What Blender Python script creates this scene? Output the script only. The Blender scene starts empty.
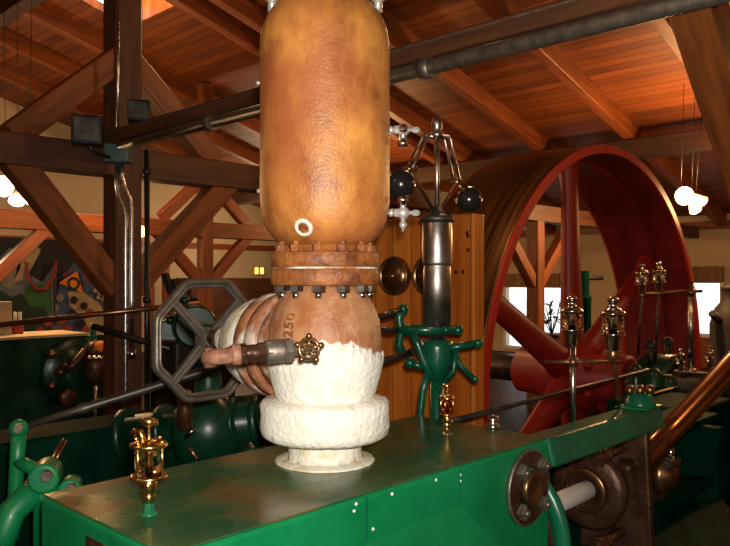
import bpy, math, random
from mathutils import Vector as VV, Matrix, noise
random.seed(7)
col = bpy.context.scene.collection
# ---- survey frame: x = a (along the engine), y = b (along the crankshaft), z up; eye at (0,0,1.7)
CU, CV = .722, .692          # view direction in (a, b)
FL, HZ = 735.0, 278.0
def at(px, py, Y):
    t = (px-365)/FL
    return VV((Y*(CU+CV*t), Y*(CV-CU*t), 1.7+(HZ-py)/FL*Y))
def onb(px, py, b):
    t = (px-365)/FL; return at(px, py, b/(CV-CU*t))
def ona(px, py, a):
    t = (px-365)/FL; return at(px, py, a/(CU+CV*t))
def onz(px, py, z): return at(px, py, (1.7-z)*FL/(py-HZ))
def camdir(x, y): return VV((CV*x+CU*y, -CU*x+CV*y, 0))   # right, forward -> (a,b)

# =========================================================== materials
def node_mat(name, rough=.5, metal=0., color=(.5,.5,.5), spec=None):
    m = bpy.data.materials.new(name); m.use_nodes = True
    nt = m.node_tree; b = nt.nodes['Principled BSDF']
    b.inputs['Base Color'].default_value = (*color, 1); b.inputs['Roughness'].default_value = rough
    b.inputs['Metallic'].default_value = metal
    if spec is not None: b.inputs['Specular IOR Level'].default_value = spec
    return m, nt, b
def mixmat(name, c1, c2, scale=(5,5,5), rough=.5, metal=0., bump=0., lo=.35, hi=.65, detail=6, c3=None, s3=1.5, r2=None, bscale=None, coat=0., soft=.06):
    m, nt, b = node_mat(name, rough, metal)
    N, L = nt.nodes, nt.links
    tc = N.new('ShaderNodeTexCoord'); mp = N.new('ShaderNodeMapping'); mp.inputs['Scale'].default_value = scale
    L.new(tc.outputs['Object'], mp.inputs[0])
    nz = N.new('ShaderNodeTexNoise'); nz.inputs['Scale'].default_value = 1; nz.inputs['Detail'].default_value = detail
    nz.inputs['Roughness'].default_value = .62
    L.new(mp.outputs[0], nz.inputs['Vector'])
    cr = N.new('ShaderNodeValToRGB'); L.new(nz.outputs['Fac'], cr.inputs[0])
    cr.color_ramp.elements[0].position = lo; cr.color_ramp.elements[0].color = (*c1, 1)
    cr.color_ramp.elements[1].position = hi; cr.color_ramp.elements[1].color = (*c2, 1)
    out = cr.outputs[0]
    if c3:
        n2 = N.new('ShaderNodeTexNoise'); n2.inputs['Scale'].default_value = s3; n2.inputs['Detail'].default_value = 5
        L.new(tc.outputs['Object'], n2.inputs['Vector'])
        r = N.new('ShaderNodeValToRGB'); r.color_ramp.elements[0].position = .56-soft; r.color_ramp.elements[1].position = .56+soft
        L.new(n2.outputs['Fac'], r.inputs[0])
        mx = N.new('ShaderNodeMix'); mx.data_type = 'RGBA'; L.new(r.outputs[0], mx.inputs[0])
        L.new(out, mx.inputs[6]); mx.inputs[7].default_value = (*c3, 1); out = mx.outputs[2]
    L.new(out, b.inputs['Base Color'])
    if r2 is not None:
        mr = N.new('ShaderNodeMapRange'); mr.inputs[1].default_value = .35; mr.inputs[2].default_value = .65
        mr.inputs[3].default_value = rough; mr.inputs[4].default_value = r2
        L.new(nz.outputs['Fac'], mr.inputs[0]); L.new(mr.outputs[0], b.inputs['Roughness'])
    if bump:
        bp = N.new('ShaderNodeBump'); bp.inputs['Strength'].default_value = bump; bp.inputs['Distance'].default_value = .01
        src = nz.outputs['Fac']
        if bscale:
            n3 = N.new('ShaderNodeTexNoise'); n3.inputs['Scale'].default_value = bscale; n3.inputs['Detail'].default_value = 8
            L.new(tc.outputs['Object'], n3.inputs['Vector']); src = n3.outputs['Fac']
        L.new(src, bp.inputs['Height']); L.new(bp.outputs[0], b.inputs['Normal'])
    if coat: b.inputs['Coat Weight'].default_value = coat; b.inputs['Coat Roughness'].default_value = .08
    return m
def planks(name, c1, c2, width, axis, grain, rough=.6, gap=.04, line=(.01,.005,.003)):
    """boards: width across `axis` (0 x,1 y); colour varies per board"""
    m, nt, b = node_mat(name, rough); N, L = nt.nodes, nt.links
    tc = N.new('ShaderNodeTexCoord'); sp = N.new('ShaderNodeSeparateXYZ'); L.new(tc.outputs['Object'], sp.inputs[0])
    dv = N.new('ShaderNodeMath'); dv.operation = 'DIVIDE'; dv.inputs[1].default_value = width; L.new(sp.outputs[axis], dv.inputs[0])
    fl = N.new('ShaderNodeMath'); fl.operation = 'FLOOR'; L.new(dv.outputs[0], fl.inputs[0])
    fr = N.new('ShaderNodeMath'); fr.operation = 'FRACT'; L.new(dv.outputs[0], fr.inputs[0])
    wn = N.new('ShaderNodeTexWhiteNoise'); wn.noise_dimensions = '1D'; L.new(fl.outputs[0], wn.inputs['W'])
    mp = N.new('ShaderNodeMapping'); mp.inputs['Scale'].default_value = grain; L.new(tc.outputs['Object'], mp.inputs[0])
    cb = N.new('ShaderNodeVectorMath'); cb.operation = 'ADD'; L.new(mp.outputs[0], cb.inputs[0]); L.new(wn.outputs['Color'], cb.inputs[1])
    nz = N.new('ShaderNodeTexNoise'); nz.inputs['Scale'].default_value = 1; nz.inputs['Detail'].default_value = 5; L.new(cb.outputs[0], nz.inputs['Vector'])
    ad = N.new('ShaderNodeMath'); ad.operation = 'MULTIPLY_ADD'; ad.inputs[1].default_value = .35; L.new(wn.outputs['Value'], ad.inputs[0]); 
    sc = N.new('ShaderNodeMath'); sc.operation = 'MULTIPLY'; sc.inputs[1].default_value = .9; L.new(nz.outputs['Fac'], sc.inputs[0]); L.new(sc.outputs[0], ad.inputs[2])
    cr = N.new('ShaderNodeValToRGB'); cr.color_ramp.elements[0].position = .3; cr.color_ramp.elements[0].color = (*c1, 1)
    cr.color_ramp.elements[1].position = .85; cr.color_ramp.elements[1].color = (*c2, 1); L.new(ad.outputs[0], cr.inputs[0])
    lt = N.new('ShaderNodeMath'); lt.operation = 'LESS_THAN'; lt.inputs[1].default_value = gap; L.new(fr.outputs[0], lt.inputs[0])
    mx = N.new('ShaderNodeMix'); mx.data_type = 'RGBA'; L.new(lt.outputs[0], mx.inputs[0]); L.new(cr.outputs[0], mx.inputs[6]); mx.inputs[7].default_value = (*line, 1)
    L.new(mx.outputs[2], b.inputs['Base Color'])
    bp = N.new('ShaderNodeBump'); bp.inputs['Strength'].default_value = .6; bp.inputs['Distance'].default_value = .005; bp.invert = True
    L.new(lt.outputs[0], bp.inputs['Height']); L.new(bp.outputs[0], b.inputs['Normal'])
    return m
def emit(name, c, s):
    m, nt, b = node_mat(name, .4, 0, c); b.inputs['Emission Color'].default_value = (*c, 1); b.inputs['Emission Strength'].default_value = s
    return m
def glass(name, c=(1,1,1), rough=.02):
    m, nt, b = node_mat(name, rough, 0, c); b.inputs['Transmission Weight'].default_value = 1; b.inputs['IOR'].default_value = 1.3
    return m
M = {}
def build_materials():
    M['green'] = mixmat('green enamel', (.001,.15,.045), (.003,.21,.068), (3,3,3), rough=.36, r2=.46, bump=.03, coat=.12)
    M['green_top'] = mixmat('oily green plate', (.006,.07,.025), (.045,.1,.035), (3.5,6,4), rough=.16, r2=.36, bump=.05, lo=.3, hi=.7, c3=(.11,.075,.022), s3=3.6, bscale=30)
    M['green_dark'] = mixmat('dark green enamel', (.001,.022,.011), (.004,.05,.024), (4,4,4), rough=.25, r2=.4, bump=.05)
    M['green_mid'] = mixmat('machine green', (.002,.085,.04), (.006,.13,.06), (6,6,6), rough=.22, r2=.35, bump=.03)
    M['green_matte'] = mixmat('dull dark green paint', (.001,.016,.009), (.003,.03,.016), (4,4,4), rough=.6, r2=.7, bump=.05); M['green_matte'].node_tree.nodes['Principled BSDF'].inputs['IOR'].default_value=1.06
    M['gov'] = mixmat('governor green', (.001,.045,.022), (.003,.08,.038), (6,6,6), rough=.22, r2=.35, bump=.03)
    M['bypass'] = mixmat('weathered pipe', (.17,.06,.03), (.33,.16,.1), (25,25,25), rough=.5, bump=.4, bscale=60)
    M['rod'] = mixmat('bright rod', (.75,.72,.64), (.85,.82,.74), (5,5,5), rough=.35, metal=.35)
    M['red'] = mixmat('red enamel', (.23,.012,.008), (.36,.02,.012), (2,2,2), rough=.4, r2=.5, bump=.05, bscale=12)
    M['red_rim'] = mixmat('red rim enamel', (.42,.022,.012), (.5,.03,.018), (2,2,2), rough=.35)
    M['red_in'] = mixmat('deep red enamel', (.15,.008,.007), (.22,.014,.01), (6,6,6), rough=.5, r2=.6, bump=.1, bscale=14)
    M['tread'] = mixmat('bronzed iron tread', (.09,.04,.014), (.24,.11,.04), (.6,22,.6), rough=.3, r2=.42, metal=.85, bump=.04)
    M['tank'] = mixmat('rusty lacquered iron', (.26,.075,.018), (.66,.27,.055), (7,7,5), rough=.36, r2=.55, bump=.28, c3=(.36,.085,.03), s3=3.6, lo=.34, hi=.64, bscale=120, detail=12, soft=.16)
    M['rust'] = mixmat('rust', (.12,.03,.008), (.4,.135,.03), (14,14,14), rough=.55, bump=.6, lo=.36, hi=.66, bscale=60)
    M['rust_body'] = mixmat('pale rusty casting', (.28,.09,.03), (.52,.29,.15), (9,9,7), rough=.5, bump=.35, lo=.36, hi=.62, c3=(.34,.11,.035), s3=6, bscale=90, soft=.12, detail=12)
    M['patchy'] = mixmat('rust with plaster patches', (.2,.06,.02), (.42,.17,.08), (9,9,9), rough=.6, bump=.6, c3=(.75,.72,.58), s3=5.5, bscale=50)
    M['plaster'] = mixmat('white lagging plaster', (.74,.69,.58), (.86,.83,.74), (18,18,18), rough=.9, bump=.7, bscale=60)
    M['plaster_worn'] = mixmat('worn lagging plaster', (.66,.61,.5), (.82,.78,.68), (10,10,10), rough=.9, bump=1., c3=(.6,.5,.3), s3=14, bscale=40)
    M['steel'] = mixmat('polished steel', (.5,.48,.46), (.66,.64,.6), (4,4,20), rough=.2, r2=.3, metal=1.)
    M['colsteel'] = mixmat('browned bright steel', (.34,.29,.26), (.5,.45,.4), (4,4,9), rough=.3, r2=.42, metal=1.)
    M['dsteel'] = mixmat('dark steel', (.05,.042,.036), (.1,.085,.07), (8,8,8), rough=.35, r2=.5, metal=.8, bump=.05)
    M['iron'] = mixmat('grey cast iron', (.14,.115,.085), (.24,.2,.155), (20,20,20), rough=.42, r2=.5, metal=.7, bump=.15, bscale=60)
    M['chrome'] = mixmat('chrome', (.75,.73,.7), (.85,.83,.8), (5,5,5), rough=.12, metal=1.)
    M['silver'] = mixmat('silver painted brass', (.62,.58,.52), (.75,.7,.64), (20,20,20), rough=.35, metal=.6)
    M['brass'] = mixmat('brass', (.75,.42,.12), (.9,.56,.2), (20,20,20), rough=.18, r2=.3, metal=1.)
    M['bronze'] = mixmat('dark bronze', (.2,.1,.04), (.36,.2,.09), (12,12,12), rough=.3, metal=.9)
    M['black'] = mixmat('black iron', (.012,.011,.01), (.03,.026,.022), (8,8,8), rough=.3, r2=.4, metal=.3)
    M['ball'] = mixmat('black governor ball', (.04,.037,.033), (.07,.064,.056), (8,8,8), rough=.2, metal=.7)
    M['brown_iron'] = mixmat('oily brown iron', (.045,.018,.01), (.12,.055,.03), (8,8,8), rough=.3, r2=.45, metal=.5, bump=.3, bscale=40)
    M['rodcu'] = mixmat('oiled bronze rod', (.3,.13,.045), (.42,.2,.08), (3,3,3), rough=.22, metal=.95)
    M['grey'] = mixmat('grey box paint', (.07,.11,.11), (.1,.14,.14), (9,9,9), rough=.5)
    M['timber'] = mixmat('orange timber', (.1,.022,.004), (.3,.08,.014), (1.6,16,16), rough=.5, bump=.4, lo=.3, hi=.7)
    M['timber_dk'] = mixmat('dark timber', (.045,.014,.005), (.13,.042,.014), (1.6,16,16), rough=.6, bump=.5, lo=.3, hi=.7)
    M['timber_bk'] = mixmat('blackened timber', (.02,.008,.004), (.06,.02,.008), (1.6,16,16), rough=.6, bump=.5, lo=.3, hi=.7)
    M['timber_red'] = mixmat('red timber', (.16,.035,.01), (.3,.075,.02), (1.6,16,16), rough=.45, bump=.3, lo=.3, hi=.7)
    M['roof'] = planks('roof boards', (.085,.018,.003), (.26,.068,.012), .13, 0, (6,.8,6), rough=.55, gap=.07)
    M['cab'] = planks('cabinet boards', (.3,.065,.007), (.72,.22,.028), .145, 1, (10,10,1.3), rough=.35, gap=.03)
    M['floor'] = planks('floor boards', (.03,.018,.012), (.07,.042,.025), .2, 1, (1,8,8), rough=.45, gap=.02)
    M['cream'] = mixmat('cream plaster wall', (.5,.38,.23), (.56,.43,.27), (1,1,1), rough=.9)
    M['white_frame'] = mixmat('white paint', (.75,.72,.66), (.8,.77,.7), (4,4,4), rough=.5)
    M['valance'] = planks('striped valance cloth', (.14,.07,.03), (.34,.19,.09), .05, 1, (1,1,1), rough=.9, gap=.3, line=(.2,.1,.045))
    M['brick'] = mixmat('warm red masonry', (.2,.055,.018), (.36,.12,.04), (12,12,12), rough=.8, bump=.4)
    M['daylight'] = emit('overcast daylight', (.92,.96,1), 6.)
    M['skylight'] = emit('bright sky pane', (1,.93,.7), 14.)
    M['bulb'] = emit('glowing bulb', (1,.6,.24), 3.6)
    M['glass'] = glass('clear glass')
    M['pane'] = glass('window glass')
    M['oilglass'] = glass('oil filled glass', (.95,.82,.55))
    M['redglass'] = glass('red oil glass', (.9,.16,.08))
    for k, c in dict(rock=(.13,.15,.17), rockl=(.3,.31,.3), sky=(.05,.09,.17), leaf=(.04,.12,.035), leafd=(.012,.035,.014), orange=(.85,.24,.02), blk=(.012,.01,.01),
                     sand=(.42,.3,.15), redp=(.35,.04,.025), tan=(.5,.36,.2), spot=(.24,.2,.14), white=(.7,.68,.62)).items():
        M['m_'+k] = mixmat('painted '+k, tuple(x*.75 for x in c), tuple(min(1,x*1.2) for x in c), (5,5,5), rough=.7)
build_materials()

# =========================================================== mesh builder
class MB:
    def __init__(s): s.v=[]; s.f=[]; s.sm=[]
    def add(s, vs, fs, smooth=False):
        n=len(s.v); s.v += [VV(p) for p in vs]; s.f += [tuple(i+n for i in f) for f in fs]; s.sm += [smooth]*len(fs); return s
    def box(s, a0,a1,b0,b1,z0,z1):
        v=[(a,b,z) for z in (z0,z1) for b in (b0,b1) for a in (a0,a1)]
        return s.add(v, [(0,2,3,1),(4,5,7,6),(0,1,5,4),(2,6,7,3),(0,4,6,2),(1,3,7,5)])
    def obox(s, c, x, y, z):   # centre + half vectors
        c,x,y,z = map(VV,(c,x,y,z))
        v=[c+x*i+y*j+z*k for k in (-1,1) for j in (-1,1) for i in (-1,1)]
        return s.add(v, [(0,2,3,1),(4,5,7,6),(0,1,5,4),(2,6,7,3),(0,4,6,2),(1,3,7,5)])
    def lathe(s, prof, o, axis=(0,0,1), n=24, smooth=True, jag=None, ref=None):
        o=VV(o); w=VV(axis).normalized()
        r0=VV(ref) if ref else (VV((1,0,0)) if abs(w.x)<.8 else VV((0,1,0)))
        u=(r0-w*r0.dot(w)).normalized(); t=w.cross(u)
        vs=[]; fs=[]
        for k,(r,h) in enumerate(prof):
            for i in range(n):
                a=2*math.pi*i/n
                rr,hh=(r,h) if not jag else jag(k,a,r,h)
                vs.append(o+w*hh+u*rr*math.cos(a)+t*rr*math.sin(a))
        m=len(prof)
        for k in range(m-1):
            for i in range(n):
                j=(i+1)%n; fs.append((k*n+i,k*n+j,(k+1)*n+j,(k+1)*n+i))
        s.add(vs,fs,smooth)
        base=len(s.v)-len(vs)
        if prof[0][0]>1e-5: s.f.append(tuple(base+i for i in reversed(range(n)))); s.sm.append(False)
        if prof[-1][0]>1e-5: s.f.append(tuple(base+(m-1)*n+i for i in range(n))); s.sm.append(False)
        return s
    def ring(s, prof, o, axis, n=48, smooth=False, ref=None):  # closed profile revolved (tube-like ring)
        o=VV(o); w=VV(axis).normalized(); r0=VV(ref) if ref else (VV((1,0,0)) if abs(w.x)<.8 else VV((0,1,0)))
        u=(r0-w*r0.dot(w)).normalized(); t=w.cross(u); m=len(prof)
        vs=[o+w*h+u*r*math.cos(2*math.pi*i/n)+t*r*math.sin(2*math.pi*i/n) for (r,h) in prof for i in range(n)]
        fs=[(k*n+i,k*n+(i+1)%n,((k+1)%m)*n+(i+1)%n,((k+1)%m)*n+i) for k in range(m) for i in range(n)]
        return s.add(vs,fs,smooth)
    def tube(s, p, q, r, r1=None, n=16, smooth=True):
        p,q=VV(p),VV(q); d=q-p; L=d.length
        return s.lathe([(r,0),(r if r1 is None else r1,L)], p, d, n, smooth)
    def path(s, pts, r, n=12):
        pts=[VV(p) for p in pts]; m=len(pts); vs=[]; 
        T=[(pts[min(i+1,m-1)]-pts[max(i-1,0)]).normalized() for i in range(m)]
        u=VV((0,0,1)) if abs(T[0].z)<.9 else VV((1,0,0))
        for i in range(m):
            u=(u-T[i]*u.dot(T[i])).normalized(); w=T[i].cross(u)
            for k in range(n):
                a=2*math.pi*k/n; vs.append(pts[i]+u*r*math.cos(a)+w*r*math.sin(a))
        fs=[(i*n+k,i*n+(k+1)%n,(i+1)*n+(k+1)%n,(i+1)*n+k) for i in range(m-1) for k in range(n)]
        s.add(vs,fs,True); b=len(s.v)-len(vs)
        s.f.append(tuple(b+i for i in reversed(range(n)))); s.sm.append(False)
        s.f.append(tuple(b+(m-1)*n+i for i in range(n))); s.sm.append(False)
        return s
    def sphere(s, c, r, n=24, sq=1.):
        return s.lathe([(max(1e-6,r*math.sin(math.pi*k/14)), -r*sq*math.cos(math.pi*k/14)) for k in range(15)], c, (0,0,1), n)
    def torus(s, c, axis, R, r, n=32, m=10, ref=None):
        return s.ring([(R+r*math.cos(2*math.pi*k/m), r*math.sin(2*math.pi*k/m)) for k in range(m)], c, axis, n, True, ref)
    def hexn(s, c, axis, r, h): return s.lathe([(r*.94,0),(r,h*.12),(r,h*.88),(r*.9,h)], c, axis, 6, False)
    def prism(s, poly, ext, smooth=False):
        poly=[VV(p) for p in poly]; e=VV(ext); n=len(poly)
        return s.add(poly+[p+e for p in poly], [tuple(reversed(range(n))), tuple(range(n,2*n))]+[(i,(i+1)%n,n+(i+1)%n,n+i) for i in range(n)], smooth)
    def build(s, name, mat, parent=None, bev=0., seg=2, origin=None):
        if parent is not None:
            o=VV((0,0,0)); p=parent
            while p is not None: o+=p.location; p=p.parent
            loc=VV((0,0,0))
        else:
            if origin is not None: o=VV(origin)
            else:
                xs=[v.x for v in s.v]; ys=[v.y for v in s.v]; zs=[v.z for v in s.v]
                o=VV(((min(xs)+max(xs))/2,(min(ys)+max(ys))/2,min(zs)))
            loc=o
        me=bpy.data.meshes.new(name); me.from_pydata([v-o for v in s.v],[],s.f)
        me.materials.append(M[mat] if isinstance(mat,str) else mat)
        for p,sm in zip(me.polygons,s.sm): p.use_smooth=sm
        import bmesh
        bm=bmesh.new(); bm.from_mesh(me); bmesh.ops.recalc_face_normals(bm, faces=bm.faces); bm.to_mesh(me); bm.free()
        ob=bpy.data.objects.new(name, me); ob.location=loc; ob.parent=parent; col.objects.link(ob)
        if bev:
            mo=ob.modifiers.new('bevel','BEVEL'); mo.width=bev; mo.segments=seg; mo.limit_method='ANGLE'; mo.angle_limit=math.radians(40)
            mo.harden_normals=False
        return ob
def tag(o, label, cat, group=None, kind=None):
    o['label']=label; o['category']=cat
    if group: o['group']=group
    if kind: o['kind']=kind
    return o
def thing(name, label, cat, loc, group=None):
    o=bpy.data.objects.new(name,None); o.empty_display_size=.1; o.location=VV(loc); col.objects.link(o)
    return tag(o,label,cat,group)
def struct(o): o['kind']='structure'; return o
def beam(name, p, q, w, h, mat, parent=None, up=(0,0,1), bev=.008):
    """timber whose grain follows its length: mesh along local x"""
    p,q=VV(p),VV(q); d=q-p; L=d.length; x=d.normalized(); u=VV(up)
    if abs(x.dot(u))>.95: u=VV((0,1,0))
    y=u.cross(x).normalized(); z=x.cross(y)
    mb=MB(); mb.box(0,L,-w/2,w/2,-h/2,h/2)
    ob=mb.build(name,mat,None,bev,1,origin=(0,0,0))
    for v in ob.data.vertices: pass
    off=VV((0,0,0)); pp=parent
    while pp is not None: off+=pp.location; pp=pp.parent
    R=Matrix((x,y,z)).transposed().to_4x4()
    ob.parent=parent; ob.matrix_local=Matrix.Translation(p-off)@R
    return ob
def copy_tree(o, parent=None):
    c=o.copy(); col.objects.link(c); c.parent=parent
    for ch in list(o.children): copy_tree(ch,c)
    return c
ZA=VV((0,0,1)); A_=VV((1,0,0)); B_=VV((0,1,0))

# =========================================================== room
fl=MB()
PA0,PA1,PB0,PB1=4.55,9.45,3.13,4.35      # wheel pit
for r in ((-8.4,PA0,-4,15.6),(PA1,14.7,-4,15.6),(PA0,PA1,-4,PB0),(PA0,PA1,PB1,15.6)): fl.box(*r,-.2,0)
M['floor'].node_tree.nodes['Principled BSDF'].inputs['IOR'].default_value=1.15
floor=struct(fl.build('floor','floor',None,origin=(0,0,0)))
pit=MB()
pit.box(PA0-.1,PA1+.1,PB0-.1,PB1+.1,-1.9,-1.75)
pit.box(PA0-.1,PA0,PB0-.1,PB1+.1,-1.8,-.2); pit.box(PA1,PA1+.1,PB0-.1,PB1+.1,-1.8,-.2)
pit.box(PA0,PA1,PB0-.1,PB0,-1.8,-.2); pit.box(PA0,PA1,PB1,PB1+.1,-1.8,-.2)
struct(pit.build('trim_wheel_pit','brick'))
RZ=lambda a: 6.84-.27*a
# roof, with the opening of a skylight
SA0,SA1,SB0,SB1=4.3,5.42,8.75,9.95
roof=MB()
def roofslab(a0,a1,b0,b1):
    roof.prism([(a0,b0,RZ(a0)),(a1,b0,RZ(a1)),(a1,b1,RZ(a1)),(a0,b1,RZ(a0))],(0,0,.12))
roofslab(0,SA0,-4,15.6); roofslab(SA1,14.8,-4,15.6); roofslab(SA0,SA1,-4,SB0); roofslab(SA0,SA1,SB1,15.6)
roof.prism([(-8.4,-4,4.58),(0,-4,6.84),(0,15.6,6.84),(-8.4,15.6,4.58)],(0,0,.12))
ceiling=struct(roof.build('ceiling','roof',None,origin=(0,0,0)))
for b in (1.7,3.2,4.7,6.2,7.7,8.25,10.75,12.2,13.7):
    beam('rafter',(0.05,b,RZ(.05)-.12),(14.6,b,RZ(14.6)-.12),.16,.24,'timber',ceiling)
beam('rafter',(0,-3.9,6.68),(0,15.5,6.68),.2,.26,'timber_dk',ceiling)
for a,hh,m in ((7.27,.3,'timber_bk'),(10.6,.28,'timber_bk'),(3.9,.26,'timber_bk')):
    beam('purlin',(a,-3.9,RZ(a)-.24-hh/2),(a,15.5,RZ(a)-.24-hh/2),.22,hh,m,ceiling)
# skylight shaft and pane
sk=MB()
for a in (SA0,SA1-.03): sk.box(a,a+.03,SB0,SB1,RZ(a)+.0,RZ(SA0)+.75)
for b in (SB0,SB1-.03): sk.box(SA0,SA1,b,b+.03,RZ(SA0)+.02,RZ(SA0)+.75)
sky=struct(sk.build('window_skylight','cab'))
skp=MB(); skp.box(SA0+.02,SA1-.02,SB0+.02,SB1-.02,RZ(SA0)+.7,RZ(SA0)+.73); skp.build('pane','skylight',sky)

# gable wall, eave wall with window openings, two walls behind the camera
def gable(bb,name):
    g=MB(); g.prism([(-8.4,bb,-.1),(14.7,bb,-.1),(14.7,bb,2.86),(0,bb,6.9),(-8.4,bb,4.6)],(0,.12,0)); return struct(g.build(name,'cream'))
gable(15.5,'wall_far'); gable(-4.12,'wall_near')
w=MB(); w.box(-8.5,-8.4,-4,15.6,0,4.6); struct(w.build('wall_left','cream'))
WIN=[(4.72,5.75,.62,1.62),(8.0,9.45,.12,1.5)]
w=MB(); W0,W1=14.6,14.75
w.box(W0,W1,-4,WIN[0][0],0,3); w.box(W0,W1,WIN[0][1],WIN[1][0],0,3); w.box(W0,W1,WIN[1][1],15.6,0,3)
for b0,b1,z0,z1 in WIN: w.box(W0,W1,b0,b1,0,z0); w.box(W0,W1,b0,b1,z1,3)
struct(w.build('wall_right','cream'))
for i,(b0,b1,z0,z1) in enumerate(WIN):
    f=MB(); t=.05
    for r in ((b0-t,b0+.02,z0-t,z1+t),(b1-.02,b1+t,z0-t,z1+t),(b0,b1,z0-t,z0+.02),(b0,b1,z1-.02,z1+t)):
        f.box(W0-.04,W0+.05,*r)
    wo=struct(f.build('window_%d'%(i+1),'white_frame'))
    g=MB(); g.box(W0+.06,W0+.066,b0,b1,z0,z1); g.build('pane','pane',wo)
    v=MB()
    n=26; vz1=z1+.3; vz0=z1+.0
    pts=[]
    for k in range(n+1):
        y=b0-.08+(b1-b0+.16)*k/n; x=W0-.09+(.022 if k%2 else -.0)
        pts.append((x,y))
    vs=[(x,y,vz0) for x,y in pts]+[(x,y,vz1) for x,y in pts]
    v.add(vs,[(k,k+1,n+2+k,n+1+k) for k in range(n)])
    vb=v.build('valance','valance')
    tag(vb,('gathered brown striped valance over the window seen right of the red flywheel' if i==0 else 'gathered brown striped valance over the window seen through the flywheel spokes'),'curtain')
# bright outdoors beyond the windows: a pale sky and snowy ground
gr=MB(); gr.box(14.9,60,-40,60,-.3,-.22); struct(gr.build('ground','white_frame'))
tr=MB(); tr.box(W0-.05,W0,-4,15.5,2.62,2.78); struct(tr.build('trim_1','timber'))
tr=MB(); tr.box(2,14.6,15.44,15.5,2.42,2.56); struct(tr.build('trim_2','timber_red'))
tr=MB(); tr.box(W0-.04,W0,-4,7.9,.0,.56); struct(tr.build('baseboard_right','timber_red'))
tr=MB(); tr.box(9.6,14.6,15.42,15.5,0,1.35); struct(tr.build('baseboard_far','timber_dk'))

# =========================================================== timber frames
def vbraces(parent,a,b,lo=1.62,reach=1.02,rl=None,w=.18,m='timber',m2=None,up=True,ztie=2.5,left=True,right=True):
    for s,ok in ((-1,left),(1,right)):
        if not ok: continue
        beam('brace',(a+s*.06,b,lo),(a+s*(rl if rl and s<0 else reach),b,lo+reach-.06),w-.02,w,m if s<0 else (m2 or m),parent)
        if up: beam('brace',(a+s*.04,b,3.36),(a+s*.82,b,2.66),w-.02,w,m if s<0 else (m2 or m),parent)
BA=5.2
tf=thing('timber_frame','nearest full timber frame, with the post carrying steel conduits and a grey box','timber frame',(2.76,BA,0))
beam('post',(2.76,BA,0),(2.76,BA,RZ(2.76)-.02),.2,.215,'timber_dk',tf,up=(1,0,0))
beam('tie_beam',(-2.5,BA,2.57),(14.55,BA,2.57),.19,.22,'timber_dk',tf)
vbraces(tf,2.76,BA,rl=.86)
beam('post',(8.75,BA,0),(8.75,BA,2.6),.18,.18,'timber',tf,up=(1,0,0))
vbraces(tf,8.75,BA,w=.15,up=False)
BB=10.4
tf2=thing('timber_frame','timber frame farther back, its beam lit orange behind the conduit post','timber frame',(7.0,BB,0))
beam('tie_beam',(-2.5,BB,2.5),(14.55,BB,2.5),.185,.26,'timber',tf2)
for a in (3.5,7.0,12.4):
    beam('post',(a,BB,0),(a,BB,RZ(a)-.02),.2,.2,'timber',tf2,up=(1,0,0))
    vbraces(tf2,a,BB,w=.17,m='timber_red',lo=1.6,reach=1.0,up=(a!=3.5))
# near frame whose brace crosses the right top corner
tf3=thing('timber_frame','close timber post with the big bolted knee brace in the upper right corner','timber frame',(3.95,1.0,0))
beam('post',(3.95,1.0,0),(3.95,1.0,RZ(3.95)-.1),.2,.2,'timber',tf3,up=(1,0,0))
beam('brace',(2.3,1.0,3.2),(3.92,1.0,1.72),.15,.2,'timber',tf3)
beam('tie_beam',(-2,1.0,3.3),(8.2,1.0,3.3),.2,.22,'timber_dk',tf3)
bo=MB(); pb=VV((2.78,.925,2.7)); bo.lathe([(.03,0),(.03,.006)],pb,(0,-1,0),16); bo.hexn(pb+VV((0,-.006,0)),(0,-1,0),.02,.016); bo.build('bolt','black',tf3)

# overhead beam with pipe (runs along b at a=2.76)
ob=thing('overhead_beam','long dark beam with a grey pipe slung under it, running overhead behind the rusty tank','beam',(2.62,2,2.68))
beam('beam',(2.62,-3.95,2.735),(2.62,5.75,2.735),.1,.085,'timber_dk',ob)
e=MB(); e.box(2.565,2.572,-3.9,5.7,2.752,2.76); e.build('edge_highlight','iron',ob)  # pale strip stands in for the highlight along the beam's edge
pi=MB(); pi.tube((2.6,-3.95,2.652),(2.6,5.7,2.652),.034,n=20)
for b in (.4,2.1,3.8,5.2): pi.lathe([(.05,-.03),(.05,.03)],(2.6,b,2.652),B_,20)
pi.build('pipe','iron',ob)

# roof timbers crossing dark behind tank, plate beam
# conduits on post A
p0=at(117,0,5.42); 
cz=lambda px,py,Y: at(px,py,Y)
jb=MB(); jc=at(119,154,5.33); jb.obox(jc,camdir(.085,0),camdir(0,.07),(0,0,.065))
tag(jb.build('junction_box','grey',bev=.01),'square grey electrical box on the conduit post where beams cross','electrical box')
YC=5.36
cn=MB(); cn.path([at(118,148,YC-.02),at(118,60,YC-.02),at(118,-40,YC-.02)],.011); tag(cn.build('conduit','steel'),'thin steel conduit rising above the grey electrical box','conduit')
cn=MB(); cn.path([at(117.5,162,YC),at(117.5,186,YC),at(119,196,YC),at(124,206,YC),at(125.5,216,YC),at(125.5,300,YC),at(125.5,392,YC),at(125.5,392,YC)*1-VV((0,0,at(125.5,392,YC).z))],.018); tag(cn.build('conduit','steel'),'left steel conduit running down the post from the grey electrical box','conduit')
cn=MB(); cn.path([at(121.5,162,YC),at(122,176,YC),at(125,188,YC),at(130,199,YC),at(131.5,208,YC),at(131.5,300,YC),at(131.5,352,YC)],.017)
cn.lathe([(.03,-.02),(.03,.05)],at(132,356,YC),ZA,12)
tag(cn.build('conduit','steel'),'right steel conduit with a bend, running down the post below the grey electrical box','conduit')
bp=MB(); bp.tube(at(147,150,5.2),VV((at(147,150,5.2).x,at(147,150,5.2).y,0)),.019)
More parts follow.
